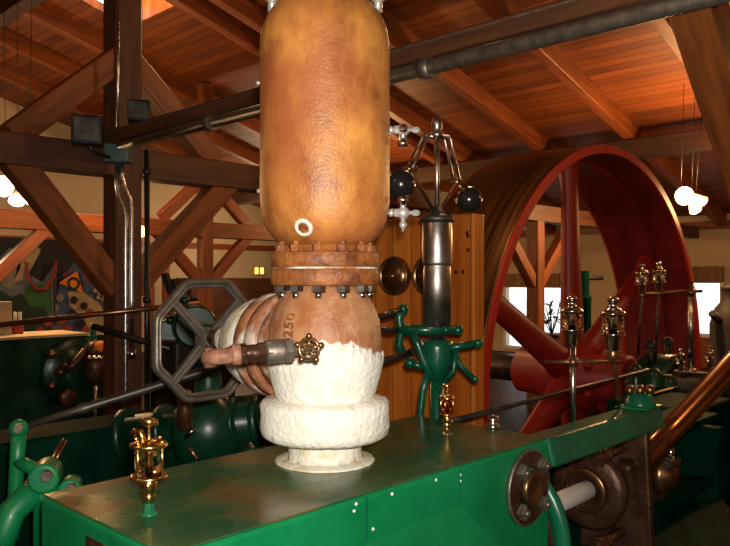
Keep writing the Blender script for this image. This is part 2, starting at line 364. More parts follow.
for y in (172,300): bp.lathe([(.028,-.02),(.028,.02)],at(147,y,5.2),ZA,12)
tag(bp.build('standpipe','black'),'thin black vertical pipe just right of the conduit post','pipe')
def floodlight(px,py,Y,lab,s=1.):
    t=thing('floodlight',lab,'floodlight',at(px,py+14,Y))
    h=MB(); c=at(px,py,Y); h.obox(c,camdir(.1*s,.03),camdir(-.02,.07),(0,0,.1*s)); h.build('housing','black',t,bev=.012)
    g=MB(); g.obox(c-camdir(-.02,.078),camdir(.075*s,.022),camdir(-.001,.004),(0,0,.075*s)); g.build('lens','dsteel',t)
    g=MB(); g.path([c+VV((0,0,-.1*s)),c+VV((0,0,-.14*s))+camdir(.03,.05),c+camdir(.1,.14)+VV((0,0,-.16*s))],.014,8); g.build('bracket','black',t)
floodlight(88,131,5.1,'black floodlight on the beam left of the conduit post')
floodlight(139,112,5.25,'black floodlight on the beam right of the conduit post',.75)

# =========================================================== engine in front
EA0,EA1,EB0,EB1,ET=.836,2.436,1.391,2.03,1.11
BC=1.676; EZ=.68
en=thing('steam_cylinder','bright green boxed steam cylinder with oily top plate in the foreground','steam engine cylinder',(EA0+.8,BC,0))
bx=MB(); bx.box(EA0,EA1,EB0,EB1,.2,ET-.006); bx.build('casing','green',en,bev=.012,seg=3)
bx=MB(); bx.box(EA0+.004,EA1-.004,EB0+.004,EB1-.004,ET-.006,ET); bx.build('top_plate','green_top',en,bev=.003)
bx=MB(); bx.box(EA0-.1,EA1+.0,EB0-.15,EB1+.15,0,.2); bx.build('foundation','green_matte',en)
# sloping lower jacket panel and seams
a0=onb(366,537,EB0).x; a1=onb(459,505,EB0).x
bx=MB(); bx.add([(a0,EB0-.002,.975),(a1,EB0-.002,.985),(a1+.2,EB0-.03,.8),(a1+.42,EB0-.11,.3),(a0,EB0-.11,.3),(a0,EB0+.02,.975),(a1,EB0+.02,.985),(a1+.2,EB0+.02,.8),(a1+.42,EB0+.02,.3),(a0,EB0+.02,.3)],
   [(0,1,2,3,4),(0,5,6,1),(1,6,7,2),(2,7,8,3),(3,8,9,4),(4,9,5,0)]); bx.build('jacket_panel','green',en)
bx=MB()
for a,z0 in ((a0,.98),(a1,.99)):
    bx.box(a-.003,a+.003,EB0-.003,EB0+.001,z0,ET-.01)
bx.build('seam','green_mid',en)
rv=MB()
for px,py in ((356,504),(373,529),(392,494),(354,511),(436,480),(460,475),(460,481),(370,552)):
    p=onb(px,py,EB0); rv.lathe([(.0055,0),(.004,.003),(.0001,.0045)],p,(0,-1,0),8)
o_=rv.build('paint_chip','plaster',en); o_['label']='pale chips where the green paint has flaked off'
# name plate on the end face (a = EA0)
npl=MB(); p1=ona(88,537,EA0); p2=ona(103,545,EA0); npl.box(EA0-.004,EA0,min(p1.y,p2.y)-.005,max(p1.y,p2.y)+.005,p2.z-.06,p1.z+.003); npl.build('plate','brown_iron',en)
# end cover flange on the side
fc=onb(527,487,EB0); fd=MB(); R=.132
fd.ring([(R*.99,0),(R*1.02,-.0),(R*1.02,.012),(R*.97,.016),(R*.96,0)],fc,(0,-1,0),40,True); fl_o=fd.build('port_cover','iron',en); fl_o['label']='round brown bolted port cover'
fd=MB(); fd.ring([(.068,0),(R*.97,0),(R*.97,.014),(.075,.018)],fc,(0,-1,0),40,False); fd.build('flange','brown_iron',fl_o)
fd=MB(); fd.lathe([(.06,-.0),(.06,.03),(.05,.04),(.045,.03),(.0001,.03)],fc,(0,-1,0),32); fd.build('cap','bronze',fl_o)
for k in range(4):
    a=math.pi/4+k*math.pi/2; p=fc+VV((math.cos(a)*.098,-.016,math.sin(a)*.098)); n=MB(); n.lathe([(.028,0),(.028,.022),(.022,.026)],p,(0,-1,0),4,False); n.lathe([(.011,.02),(.01,.036)],p,(0,-1,0),8); n.build('nut','iron',fl_o)
# curved green end flange of the cylinder
cf=MB(); pts=[]
for k in range(15):
    an=math.radians(100+k*11); 
    pts.append(VV((EA1+.03,BC-.0+.345*math.cos(an)*.98,EZ+.02+.36*math.sin(an))))
cf.ring([(.30,0),(.35,0),(.36,.02),(.35,.045),(.30,.045)],(EA1+.005,BC,EZ+.02),A_,48,True); cf.build('end_flange','green_mid',en)
cf=MB(); cf.lathe([(.30,.0),(.30,.03),(.12,.04),(.12,.1),(.07,.12)],(EA1+.005,BC,EZ),A_,40); cf.build('cylinder_head','brown_iron',en)
for k in range(8):
    a=k*math.pi/4+.3; p=VV((EA1+.035,BC+math.cos(a)*.24,EZ+math.sin(a)*.24)); n=MB(); n.tube(p,p+VV((.07,0,0)),.014,n=10); n.hexn(p+VV((.0,0,0)),A_,.028,.03); n.build('stud','dsteel',en)
# piston rod
pr=MB(); pr.tube((EA1+.1,BC,EZ),(3.85,BC,EZ),.045,n=24); tag(pr.build('polished_rod','rod'),'short bright polished piston rod between the green cylinder and crosshead guide','piston rod')

# bed / crosshead guide
bed=thing('engine_bed','long green engine bed with dark crosshead guide beyond the cylinder','engine bed',(3.8,BC,0))
bx=MB(); bx.prism([(EA1+.05,EB0+.0,.985),(EA1+.05,EB0+.14,.985),(EA1+.05,EB0+.14,ET-.02),(EA1+.05,EB0+.03,ET-.02)],(1.05,0,0)); bx.build('top_rail','green_mid',bed,bev=.012)
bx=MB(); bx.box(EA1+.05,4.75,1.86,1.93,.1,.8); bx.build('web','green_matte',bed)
bx=MB(); bx.prism([(EA1+.05,EB0-.02,.12),(EA1+.05,1.93,.12),(EA1+.05,1.93,.36),(EA1+.05,EB0+.16,.36)],(2.3,0,0)); bx.build('lower_rail','green_dark',bed,bev=.01)
bx=MB(); bx.box(EA1+.06,4.9,EB0-.1,1.94,0,.12); bx.build('foundation','timber_dk',bed)
# bored guide ring ( big dark disc) and ribs
bx=MB(); bx.ring([(.05,0),(.17,0),(.19,.02),(.19,.05),(.14,.08),(.12,.1),(.09,.12),(.05,.12)],(3.28,BC,EZ),A_,44,True); 
bx.build('gland_housing','brown_iron',bed)
bx=MB(); bx.ring([(.085,0),(.105,0),(.11,.012),(.085,.02)],(3.262,BC,EZ),A_,40,True); bx.build('gland_ring','bronze',bed)
bx=MB()
bx.prism([(3.41,BC-.27,.36),(3.41,BC-.24,.98),(3.41,BC+.1,.98),(3.41,BC+.1,.36)],(.05,0,0)); bx.build('guide_plate','brown_iron',bed,bev=.01)
for z in (EZ-.2,EZ+.2):
    n=MB(); p=VV((3.12,BC-.12,z)); n.tube(p,p+VV((.32,0,0)),.022,n=14); n.hexn(p+VV((.03,0,0)),A_,.042,.04); n.hexn(p+VV((.085,0,0)),A_,.04,.03); n.build('tie_bolt','bronze',bed)
for z0,z1 in ((.84,.88),(.46,.5)):
    bx=MB(); bx.box(3.46,4.7,BC-.14,BC+.14,z0,z1); bx.build('slide_bar','green_matte',bed,bev=.004)
bx=MB(); bx.box(4.62,4.72,EB0+.12,1.93,.36,.8); bx.build('end_post','green_matte',bed,bev=.01)
# crosshead
ch=thing('crosshead','brown iron crosshead block where the connecting rod begins','crosshead',(3.9,BC,EZ-.18))
x=MB(); x.box(3.8,4.05,BC-.1,BC+.1,EZ-.18,EZ+.16); x.build('block','brown_iron',ch,bev=.02)
x=MB(); x.lathe([(.09,0),(.1,.01),(.1,.05),(.06,.07),(.06,.09),(.0001,.09)],(3.9,BC-.1,EZ-.02),(0,-1,0),28); x.build('pin_boss','bronze',ch)
x=MB(); x.box(3.85,3.97,BC-.19,BC-.1,EZ+.03,EZ+.07); x.tube((3.91,BC-.16,EZ+.07),(3.91,BC-.16,EZ+.13),.018); x.build('oil_cup','steel',ch)
# connecting rod
cr=thing('connecting_rod','thick oiled connecting rod slanting up to the right edge','connecting rod',(3.95,BC-.12,EZ))
P0=onb(632,472,BC-.15); P1=onb(730,367,BC-.15); P2=P0+(P1-P0)*2.4
x=MB(); d=(P2-P0); x.lathe([(.056,0),(.062,d.length*.15),(.072,d.length*.5),(.055,d.length)],P0,d,24); x.build('shank','rodcu',cr)
x=MB(); x.obox(P2,d.normalized()*.16,(0,.06,0),d.normalized().cross(B_)*.13); x.build('big_end','dsteel',cr,bev=.02)
x=MB(); x.obox(P0,d.normalized()*.1,(0,.045,0),d.normalized().cross(B_)*.085); x.build('small_end','brown_iron',cr,bev=.02)
# crank disc beyond the frame
PC=VV((7.0,BC,.7))
# oil box on bed end
oc=VV((3.42,1.47,1.09)); ox=thing('oil_box','green oil box with brass and red caps on the far end of the green bed','oil box',oc)
x=MB(); x.lathe([(.075,0),(.07,.02),(.058,.05),(.05,.065)],oc,ZA,24); x.build('cup','green_mid',ox)
x=MB()
for i,(dx,dy) in enumerate(((0,0),(.05,.01),(-.05,.0))):
    x.lathe([(.018,.06),(.022,.075),(.016,.1),(.0001,.102)],oc+camdir(dx,dy),ZA,12)
x.build('cap','bronze',ox)
x=MB(); x.box(oc.x-.1,oc.x+.1,oc.y-.07,oc.y+.08,oc.z-.0,oc.z+.006); x.build('base','green',ox,bev=.003)

# ---- dark pedestal, right
pd=thing('bearing_pedestal','dark stepped iron pedestal under the connecting rod at lower right','pedestal',at(690,560,5.6)*1)
c=at(690,450,5.7); pd.location=VV((c.x,c.y,0))
x=MB(); x.box(c.x-.75,c.x+.55,c.y-.3,c.y+.35,0,.28); x.build('base','green_matte',pd,bev=.02)
x=MB(); x.prism([(c.x-.65,c.y-.22,.28),(c.x+.45,c.y-.22,.28),(c.x+.3,c.y-.22,.76),(c.x-.5,c.y-.22,.76)],(0,.5,0)); x.build('body','green_matte',pd,bev=.03)
x=MB(); x.lathe([(.2,0),(.24,.03),(.24,.1),(.12,.14),(.0001,.14)],(c.x+.45,c.y-.22,.62),(0,-1,0),32); x.build('round_cover','green_dark',pd)
# far housing on right of bed : dark sloping casing in front of wheel
h2=thing('guard_casing','dark green casing with a bright edge between flywheel and connecting rod','casing',(5.3,2.45,0))
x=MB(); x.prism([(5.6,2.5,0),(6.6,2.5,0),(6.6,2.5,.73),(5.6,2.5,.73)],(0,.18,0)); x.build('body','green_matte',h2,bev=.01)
x=MB(); x.prism([(5.6,2.49,.73),(6.6,2.49,.73),(6.6,2.49,.74),(5.6,2.49,.74)],(0,.04,0)); x.build('edge','bronze',h2)

# =========================================================== flywheel
WC=VV((7.0,3.247,.7)); R=2.31; WD=.95; TH=.085
fw=thing('flywheel','huge red spoked flywheel with broad bronzed rim','flywheel',(WC.x,WC.y+WD/2,WC.z-R))
x=MB(); x.ring([(R-.012,.012),(R,.035),(R+.006,WD/2),(R,WD-.035),(R-.012,WD-.012)],WC,B_,160,True,ref=(1,0,0)); x.build('tread','tread',fw)
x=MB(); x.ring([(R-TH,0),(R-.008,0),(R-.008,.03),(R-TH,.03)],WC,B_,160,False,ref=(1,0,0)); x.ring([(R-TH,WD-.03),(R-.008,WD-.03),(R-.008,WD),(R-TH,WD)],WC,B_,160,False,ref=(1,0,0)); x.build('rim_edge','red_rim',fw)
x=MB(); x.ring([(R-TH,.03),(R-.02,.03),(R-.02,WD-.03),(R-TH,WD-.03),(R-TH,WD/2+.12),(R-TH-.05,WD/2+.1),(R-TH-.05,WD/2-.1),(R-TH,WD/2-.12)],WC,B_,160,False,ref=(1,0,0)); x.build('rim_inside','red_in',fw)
MC=WC+VV((0,WD/2,0))
for k in range(6):
    an=math.radians(90+60*k+2); dr=VV((math.cos(an),0,math.sin(an))); tn=VV((-math.sin(an),0,math.cos(an)))
    x=MB(); n=20; prof=[(.2,.2,.14),(.45,.155,.11),(1.2,.125,.09),(1.9,.105,.08),(R-TH-.05,.15,.1)]
    vs=[];fs=[]
    for (rr,wt,wb) in prof:
        for i in range(n):
            a=2*math.pi*i/n; vs.append(MC+dr*rr+tn*wt*math.cos(a)+B_*wb*math.sin(a))
    for q in range(len(prof)-1):
        for i in range(n): fs.append((q*n+i,q*n+(i+1)%n,(q+1)*n+(i+1)%n,(q+1)*n+i))
    x.add(vs,fs,True); x.build('spoke','red',fw)
x=MB(); x.lathe([(.2,-.62),(.24,-.6),(.24,-.3),(.34,-.25),(.36,-.1),(.36,.1),(.34,.25),(.24,.3),(.24,.6),(.2,.62)],MC,B_,40); x.build('hub','red',fw)
for a in range(6):
    an=math.radians(60*a+32); x=MB(); p=MC+VV((math.cos(an)*.29,-.27,math.sin(an)*.29)); x.hexn(p,(0,-1,0),.05,.06); x.build('bolt','red',fw)
sh=MB(); sh.tube((7,1.64,.7),(7,7.3,.7),.14,n=28); cdir=VV((P2.x-7,0,P2.z-.7)); cl=cdir.length; cu_=cdir.normalized(); cs=cu_.cross(B_); cm=VV((7,1.71,.7))+cdir*.5; sh.prism([VV((7,1.64,.7))-cu_*.28+cs*.2,VV((7,1.64,.7))-cu_*.28-cs*.2,VV((7,1.64,.7))+cu_*(cl+.14)-cs*.12,VV((7,1.64,.7))+cu_*(cl+.14)+cs*.12],(0,.13,0)); sh.tube(VV((7,1.45,.7))+cdir,VV((7,1.66,.7))+cdir,.06,n=20)
sh.build('crankshaft','dsteel',fw)
# round red coupling casting left low of hub (seen behind the spokes)
# main bearings
for b,lab in ((2.82,'dark main bearing with tall cap in front of the flywheel'),(5.9,'dark main bearing behind the flywheel')):
    t=thing('main_bearing',lab,'bearing',(7,b,0))
    x=MB(); x.prism([(6.5,b-.14,0),(7.5,b-.14,0),(7.35,b-.14,.55),(6.65,b-.14,.55)],(0,.28,0)); x.build('pedestal','green_dark',t,bev=.02)
    x=MB(); x.ring([(.145,-.15),(.27,-.15),(.28,-.13),(.28,.13),(.27,.15),(.145,.15)],(7,b,.7),B_,30,True); x.build('cap','green_dark',t)
    for s in (-.2,.2):
        x=MB(); x.tube((7+s,b,.8),(7+s,b,1.12),.03,n=10); x.hexn((7+s,b,1.05),ZA,.055,.05); x.build('cap_bolt','black',t)
    if b<3: bl=t

# =========================================================== tank + stop valve
TY=2.38; T=at(325,278,TY); T.z=0
def TP(h): return VV((T.x,T.y,h))
sv=thing('steam_separator','tall rusty orange pressure vessel standing on the flanged valve','pressure vessel',TP(1.735))
x=MB(); rr=.2095
prof=[(.1,1.79),(.105,1.80)]
for k in range(9): a=math.radians(90*k/8); prof.append((rr-.085+.085*math.sin(a) if k else .125, 1.925-.125*math.cos(a)))
prof=[(.112,1.785),(.116,1.80),(.135,1.806),(.158,1.82),(.178,1.842),(.193,1.868),(.203,1.9),(.2085,1.94),(rr,1.98),(rr,2.44)]
for k in range(1,10): a=math.radians(90*k/9); prof.append((max(.0001,rr*math.cos(a)**.7 if k<9 else .0001), 2.44+.18*math.sin(a)))
x.lathe(prof,TP(0),ZA,64); x.build('shell','tank',sv)
def flange(mb,z0,z1,r=.175): mb.lathe([(r-.004,z0),(r,z0+.004),(r,z1-.004),(r-.004,z1)],TP(0),ZA,64)
x=MB(); flange(x,1.7345,1.782); x.build('flange','rust',sv)
def boss(dirn,z,r,l):pass
bd=camdir(-.30,-.95).normalized(); bpn=(bd+VV((0,0,-.55))).normalized()
bp_=TP(1.853)+bd*.178
x=MB(); x.lathe([(.026,-.012),(.03,.004),(.026,.009),(.019,.009),(.018,.002),(.0001,.002)],bp_,bpn,24); o_=x.build('drain_boss','plaster_worn',sv); o_['label']='pale crusted ring around a plugged hole'
x=MB(); x.hexn(bp_+bpn*.0,bpn,.016,.012); x.build('plug','rust',sv)
for px,py,s in ((258,83,-1),(259,191,-1),):
    p=at(px+3,py,TY); x=MB(); x.tube(p,p+camdir(-.016,0),.007,n=10); x.build('stub','silver',sv)
for px,yy in ((272,2),(378,2)):
    p=at(px,yy+10,TY-.03); x=MB(); x.tube(p,p+VV((0,0,.06)),.014,n=10); x.hexn(p+VV((0,0,.035)),ZA,.022,.02); x.build('stub','silver',sv)
# bolts
vl=thing('stop_valve','rusty cast globe valve with plaster lagging under the orange tank','valve',TP(1.10))
for k in range(12):
    a=2*math.pi*(k+.3)/12; p=TP(0)+VV((math.cos(a)*.145,math.sin(a)*.145,0))
    x=MB(); x.hexn(p+VV((0,0,1.782)),ZA,.02,.022); x.lathe([(.01,1.804),(.009,1.815)],p,ZA,8); x.build('bolt_head','rust',sv)
    x=MB(); x.hexn(p+VV((0,0,1.655)),ZA,.023,.024); x.lathe([(.011,1.638),(.011,1.656)],p,ZA,10); x.build('nut','steel',vl)
x=MB(); flange(x,1.677,1.7285); x.build('flange','rust',vl)
x=MB(); x.lathe([(.171,1.728),(.171,1.735)],TP(0),ZA,48); x.build('gasket','patchy',vl)
x=MB(); x.lathe([(.11,1.25),(.15,1.30),(.172,1.38),(.183,1.45),(.184,1.50),(.178,1.56),(.160,1.61),(.135,1.65),(.122,1.678)],TP(0),ZA,64); x.build('body','rust_body',vl)
# jagged lagging
def jag(k,a,r,h):
    if k>=4:
        dx=math.cos(a); q=VV((math.cos(a),math.sin(a),0)); side=q.dot(camdir(1,0)); frontn=-q.dot(camdir(0,1))
        top=1.515-.06*max(0,side)**2-.065*min(1,max(0,-side*2.2))+.02*noise.noise(VV((math.cos(a)*4,math.sin(a)*4,2)))+.016*noise.noise(VV((math.cos(a)*14,math.sin(a)*14,7)))
        if k>=5: h=top; r=r
        else: h=min(h,top-.02)
    n=noise.noise(VV((math.cos(a)*3,math.sin(a)*3,h*14)))
    return (r+.004*n, h)
x=MB(); x.lathe([(.12,1.295),(.152,1.30),(.168,1.34),(.181,1.39),(.191,1.44),(.190,1.49),(.181,1.50)],TP(0),ZA,120,jag=jag); x.build('lagging','plaster',vl)
def jg2(k,a,r,h):
    n=noise.noise(VV((math.cos(a)*4+5,math.sin(a)*4,h*12))); n2=noise.noise(VV((math.cos(a)*13,math.sin(a)*13,h*30)))
    return (r+.0025*n+.002*n2, h+.003*n)
x=MB(); x.lathe([(.12,1.192),(.185,1.187),(.203,1.2),(.209,1.225),(.208,1.27),(.209,1.297),(.2,1.31),(.15,1.318)],TP(0),ZA,110,jag=jg2); x.build('lagged_flange','plaster',vl)
x=MB(); x.lathe([(.122,1.115),(.118,1.14),(.118,1.15),(.12,1.2)],TP(0),ZA,90,jag=jg2); x.build('lagged_neck','plaster_worn',vl)
x=MB(); x.lathe([(.16,1.11),(.162,1.113),(.158,1.117),(.12,1.122)],TP(0),ZA,64); o_=x.build('base_ring','plaster_worn',vl)
# cast figures 250 reading upward on the body
cu=bpy.data.curves.new('fig','FONT'); cu.body='250'; cu.size=.046; cu.extrude=.004; cu.bevel_depth=.0012; cu.align_x='CENTER'; cu.align_y='CENTER'; cu.space_character=1.15
tmp=bpy.data.objects.new('fig',cu); col.objects.link(tmp); bpy.context.view_layer.update()
me=bpy.data.meshes.new_from_object(tmp); bpy.data.objects.remove(tmp)
q=camdir(-.52,-.854).normalized(); q=Matrix.Rotation(math.radians(-12),3,'Z')@q
qq=camdir(-.56,-.83).normalized()
ctr=TP(1.538)
xa=None
nrm=(qq+VV((0,0,.12))).normalized(); upv=(ZA-nrm*ZA.dot(nrm)).normalized(); rt=upv.cross(nrm)
# text reads upward: local x -> up, local y -> -right
vs=[]
for v in me.vertices:
    ang=v.co.y/.17
    base=TP(1.556+v.co.x*.98)
    dq=Matrix.Rotation(-ang,3,'Z')@qq
    h=base.z
    rad=.184 if h<1.5 else .184-.006*((h-1.5)/.06) - .018*max(0,(h-1.56)/.05)
    vs.append(base+dq*(rad+v.co.z*1.0))
x=MB(); x.add(vs,[tuple(p.vertices) for p in me.polygons]); x.build('cast_figures','rust',vl)
# bonnet
D=VV((0,1,0)); BO=TP(1.47)
x=MB(); x.lathe([(.14,.03),(.15,.08),(.16,.12),(.162,.155)],BO,D,48); x.build('bonnet_neck','patchy',vl)
x=MB(); x.lathe([(.172,.15),(.179,.155),(.179,.2),(.172,.204),(.172,.208),(.179,.212),(.179,.255),(.172,.26)],BO,D,56); x.build('bonnet_flange','patchy',vl)
x=MB(); x.lathe([(.166,.26),(.168,.29),(.16,.33),(.146,.37),(.13,.40),(.09,.44),(.065,.47),(.055,.53),(.05,.555)],BO,D,40); x.build('bonnet','plaster_worn',vl)
x=MB(); x.lathe([(.045,.53),(.048,.57),(.034,.575),(.034,.62),(.026,.62),(.024,.68)],BO,D,24); x.build('stem','iron',vl)
# handwheel
HC=TP(1.462)+D*.665; HR=.232
hw=thing('handwheel','big grey octagonal handwheel with four arms on the valve','handwheel',HC+VV((0,0,-HR)))
S_=ZA.cross(D).normalized()
def octa(rad,off,rnd=.25):
    pts=[]
    for k in range(8):
        c=[math.radians(22.5+45*(k+j)) for j in (-1,0,1)]
        P=[VV((math.cos(a),math.sin(a),0))*rad for a in c]
        for f in (.16,.08,.0):
            e1=P[1].lerp(P[0],f); pts.append(e1 if f else P[1].lerp((P[0]+P[2])/2,.06))
        for f in (.08,.16): pts.append(P[1].lerp(P[2],f))
    return [HC+D*off+S_*p.x+ZA*p.y for p in pts]
def loop(mb,lp,r,flat):
    """sweep an ellipse round a closed loop"""
    n=len(lp); m=10; vs=[]
    for i in range(n):
        c=(lp[i]-HC); rad=(c-D*c.dot(D)).normalized()
        for k in range(m):
            a=2*math.pi*k/m; vs.append(lp[i]+rad*r*math.cos(a)+D*flat*math.sin(a))
    mb.add(vs,[(i*m+k,i*m+(k+1)%m,((i+1)%n)*m+(k+1)%m,((i+1)%n)*m+k) for i in range(n) for k in range(m)],True)
HR2=HR/math.cos(math.radians(22.5))
x=MB(); loop(x,octa(HR2*.965,0),.0125,.022); loop(x,octa(HR2*.89,.002),.008,.014); loop(x,octa(HR2*.928,.004),.014,.008); x.build('rim','iron',hw)
x=MB(); x.lathe([(.03,-.05),(.034,-.045),(.044,-.02),(.044,.02),(.036,.028),(.026,.03),(.024,.05),(.0001,.052)],HC,D,24); x.build('hub','iron',hw)
for k in range(4):
    an=math.radians(45+90*k); dr=S_*math.cos(an)+ZA*math.sin(an); tn=D.cross(dr)
    x=MB(); p0=HC+dr*.024; p1=HC+dr*(HR*.95)
    x.add([p0+tn*.019*i+D*.013*j for j in (-1,1) for i in (-1,1)]+[p1+tn*.015*i+D*.01*j for j in (-1,1) for i in (-1,1)],
      [(0,1,3,2),(4,6,7,5),(0,4,5,1),(2,3,7,6),(0,2,6,4),(1,5,7,3)])
    x.obox((p0+p1)/2-D*.014,(p1-p0)/2*.96,tn*.005,D*.009); x.build('spoke','iron',hw,bev=.003)
# bypass pipe and little star wheel
YB=1.98
bps=thing('bypass_valve','small rusty bypass pipe and valve with star wheel across the lagged valve','valve',at(262,365,YB))
def pp(px,py,dy=0): return at(px,py,YB+dy)
x=MB(); x.path([pp(214,360,.12),pp(210,359,.05),pp(209,358,.015),pp(213,357,-.005),pp(221,356.5,-.01),pp(236,355,0)],.0215,16); x.lathe([(.027,-.012),(.028,0),(.027,.012)],pp(209,358,.02),camdir(-.7,-.3),18); x.build('elbow','bypass',bps)
x=MB()
ax=pp(305,349,.06)-pp(230,355,0)
def bx_(px,r,l,n=20): 
    f=(px-230)/75; p=pp(230,355)+ax*f; x.lathe([(r*.93,-l),(r,-l*.7),(r,l*.7),(r*.93,l)],p,ax,n,n>8)
bx_(236,.029,.012); x.build('collar','bypass',bps)
x=MB(); bx_(250,.024,.03,20); bx_(262,.03,.013,6); bx_(243,.029,.008,8); x.build('union','brown_iron',bps)
x=MB(); bx_(275,.033,.028,16); bx_(288,.036,.012,6); bx_(268,.034,.008,6); x.build('valve_body','iron',bps)
x=MB(); bx_(300,.011,.05,12); bx_(296,.019,.012,6); x.build('stem','iron',bps)
SC=pp(309,349,-.0)
sa=camdir(-.25,-.95).normalized(); su=ZA; ss=sa.cross(su).normalized()
x=MB(); x.torus(SC,sa,.028,.0052,30,8)
for k in range(5):
    an=math.radians(90+72*k); p=SC+(su*math.sin(an)+ss*math.cos(an))*.035; x.sphere(p,.0085,10)
    x.tube(SC,SC+(su*math.sin(an)+ss*math.cos(an))*.028,.0038,n=8)
x.lathe([(.01,-.012),(.011,.0),(.008,.012)],SC,sa,14); x.build('star_wheel','bronze',bps)
x=MB(); x.tube(SC,SC-sa*.11,.009,n=10); x.build('spindle','iron',bps)
x=MB(); x.tube(pp(213,360,.08),TP(1.46)+D*.27-A_*.15,.02,n=14); x.build('pipe','rust',bps)

# gauge cocks on tank
def cock(py,lab,flip):
    c=at(403,py,TY); t=thing('gauge_cock',lab,'valve',at(389,py,TY))
    x=MB(); x.tube(at(388,py,TY),at(420,py,TY),.0065,n=10); x.lathe([(.013,-.006),(.013,.006)],at(391,py,TY),camdir(1,0),12); x.hexn(at(394,py,TY),camdir(1,0),.014,.014); x.hexn(at(413,py,TY),camdir(1,0),.011,.018); x.build('tube','silver',t)
    x=MB(); x.sphere(c,.021,16); x.build('body','silver',t)
    x=MB(); s=-1 if not flip else 1
    x.lathe([(.011,.015),(.013,.03),(.018,.035),(.018,.052),(.015,.054)],c,(0,0,s),8 if not flip else 16); x.build('nozzle','chrome',t)
    if flip:
        x=MB(); x.lathe([(.008,.015),(.008,.03),(.013,.032),(.012,.045),(.006,.05),(.004,.06)],c,(0,0,-1),12); x.build('drain','silver',t)
    else:
        x=MB(); x.lathe([(.014,.018),(.014,.03),(.005,.034)],c,camdir(-.0,-1),14); x.build('knob','chrome',t)
cock(130,'upper silver gauge cock on the right side of the orange tank',False)
cock(213,'lower silver gauge cock on the right side of the orange tank',True)

# =========================================================== oilers
def oiler(loc,H,lab,metal='brass',gl='oilglass',base='green_mid',group=None,elbow=True,r=.16):
    t=thing('sight_oiler',lab,'oiler',loc,group); L=VV(loc)
    x=MB(); x.lathe([(.10*H,0),(.09*H,.015*H),(.055*H,.03*H),(.05*H,.12*H)],L,ZA,20); x.build('base',base,t)
    x=MB(); x.lathe([(.045*H,.12*H),(.07*H,.16*H),(.075*H,.2*H),(.06*H,.22*H),(.08*H,.24*H),(.085*H,.35*H),(.07*H,.37*H)],L,ZA,20)
    x.lathe([(.035*H,.0),(.035*H,.09*H),(.022*H,.095*H)],L+VV((0,0,.3*H)),camdir(0,-1),14)
    x.build('sight_body',metal,t)
    x=MB(); x.lathe([(.05*H,.37*H),(r*H*1.12,.385*H),(r*H*1.12,.405*H),(r*H,.415*H)],L,ZA,28); x.build('lower_plate',metal,t)
    x=MB(); x.lathe([(r*H*.82,.415*H),(r*H*.82,.70*H)],L,ZA,28); x.build('glass_cup',gl,t)
    x=MB(); x.lathe([(r*H,.70*H),(r*H*1.12,.71*H),(r*H*1.12,.735*H),(r*H*.6,.77*H),(.06*H,.78*H)],L,ZA,28); x.build('upper_plate',metal,t)
    x=MB()
    for k in range(4):
        a=math.radians(20+90*k); p=L+VV((math.cos(a)*r*H*.98,math.sin(a)*r*H*.98,.38*H)); x.tube(p,p+VV((0,0,.38*H)),.011*H,n=8); x.sphere(p+VV((0,0,.385*H)),.022*H,8)
    x.build('tie_rod',metal,t)
    x=MB(); x.tube(L+VV((0,0,.4*H)),L+VV((0,0,.97*H)),.016*H,n=10); x.lathe([(.03*H,.44*H),(.035*H,.6*H),(.03*H,.7*H)],L,ZA,12)
    x.lathe([(.05*H,.92*H),(.065*H,.93*H),(.065*H,.985*H),(.05*H,1.*H)],L,ZA,14); x.lathe([(.03*H,-.09*H),(.03*H,.09*H)],L+VV((0,0,.955*H)),camdir(1,0),12); x.build('needle_valve',metal,t)
    if elbow:
        x=MB(); q=L+camdir(-.06*H,-.03*H)
        x.path([q+VV((0,0,.74*H)),q+VV((0,0,.81*H)),q+camdir(-.02*H,0)+VV((0,0,.86*H)),q+camdir(-.07*H,0)+VV((0,0,.87*H)),q+camdir(-.105*H,0)+VV((0,0,.83*H))],.036*H,10); x.build('filler_elbow',metal,t)
    return t
o1=onz(149,514,ET); oiler(o1,.24,'large brass sight-feed oiler standing on the near end of the green top plate',r=.175)
pud=MB(); pud.lathe([(.085,0),(.088,.0008),(.085,.0015)],o1,ZA,40); 
o2=onz(447,434,ET); oiler(o2,.19,'small brass oiler with red glass on the far end of the green top plate','brass','redglass','chrome',elbow=False,r=.13)
# chrome cap on corner
c3=onz(493,428,ET); c3.z=ET
x=MB(); x.lathe([(.03,0),(.028,.012),(.018,.02),(.022,.03),(.02,.045),(.0001,.052)],c3,ZA,20); x.build('oil_cap','chrome',en)

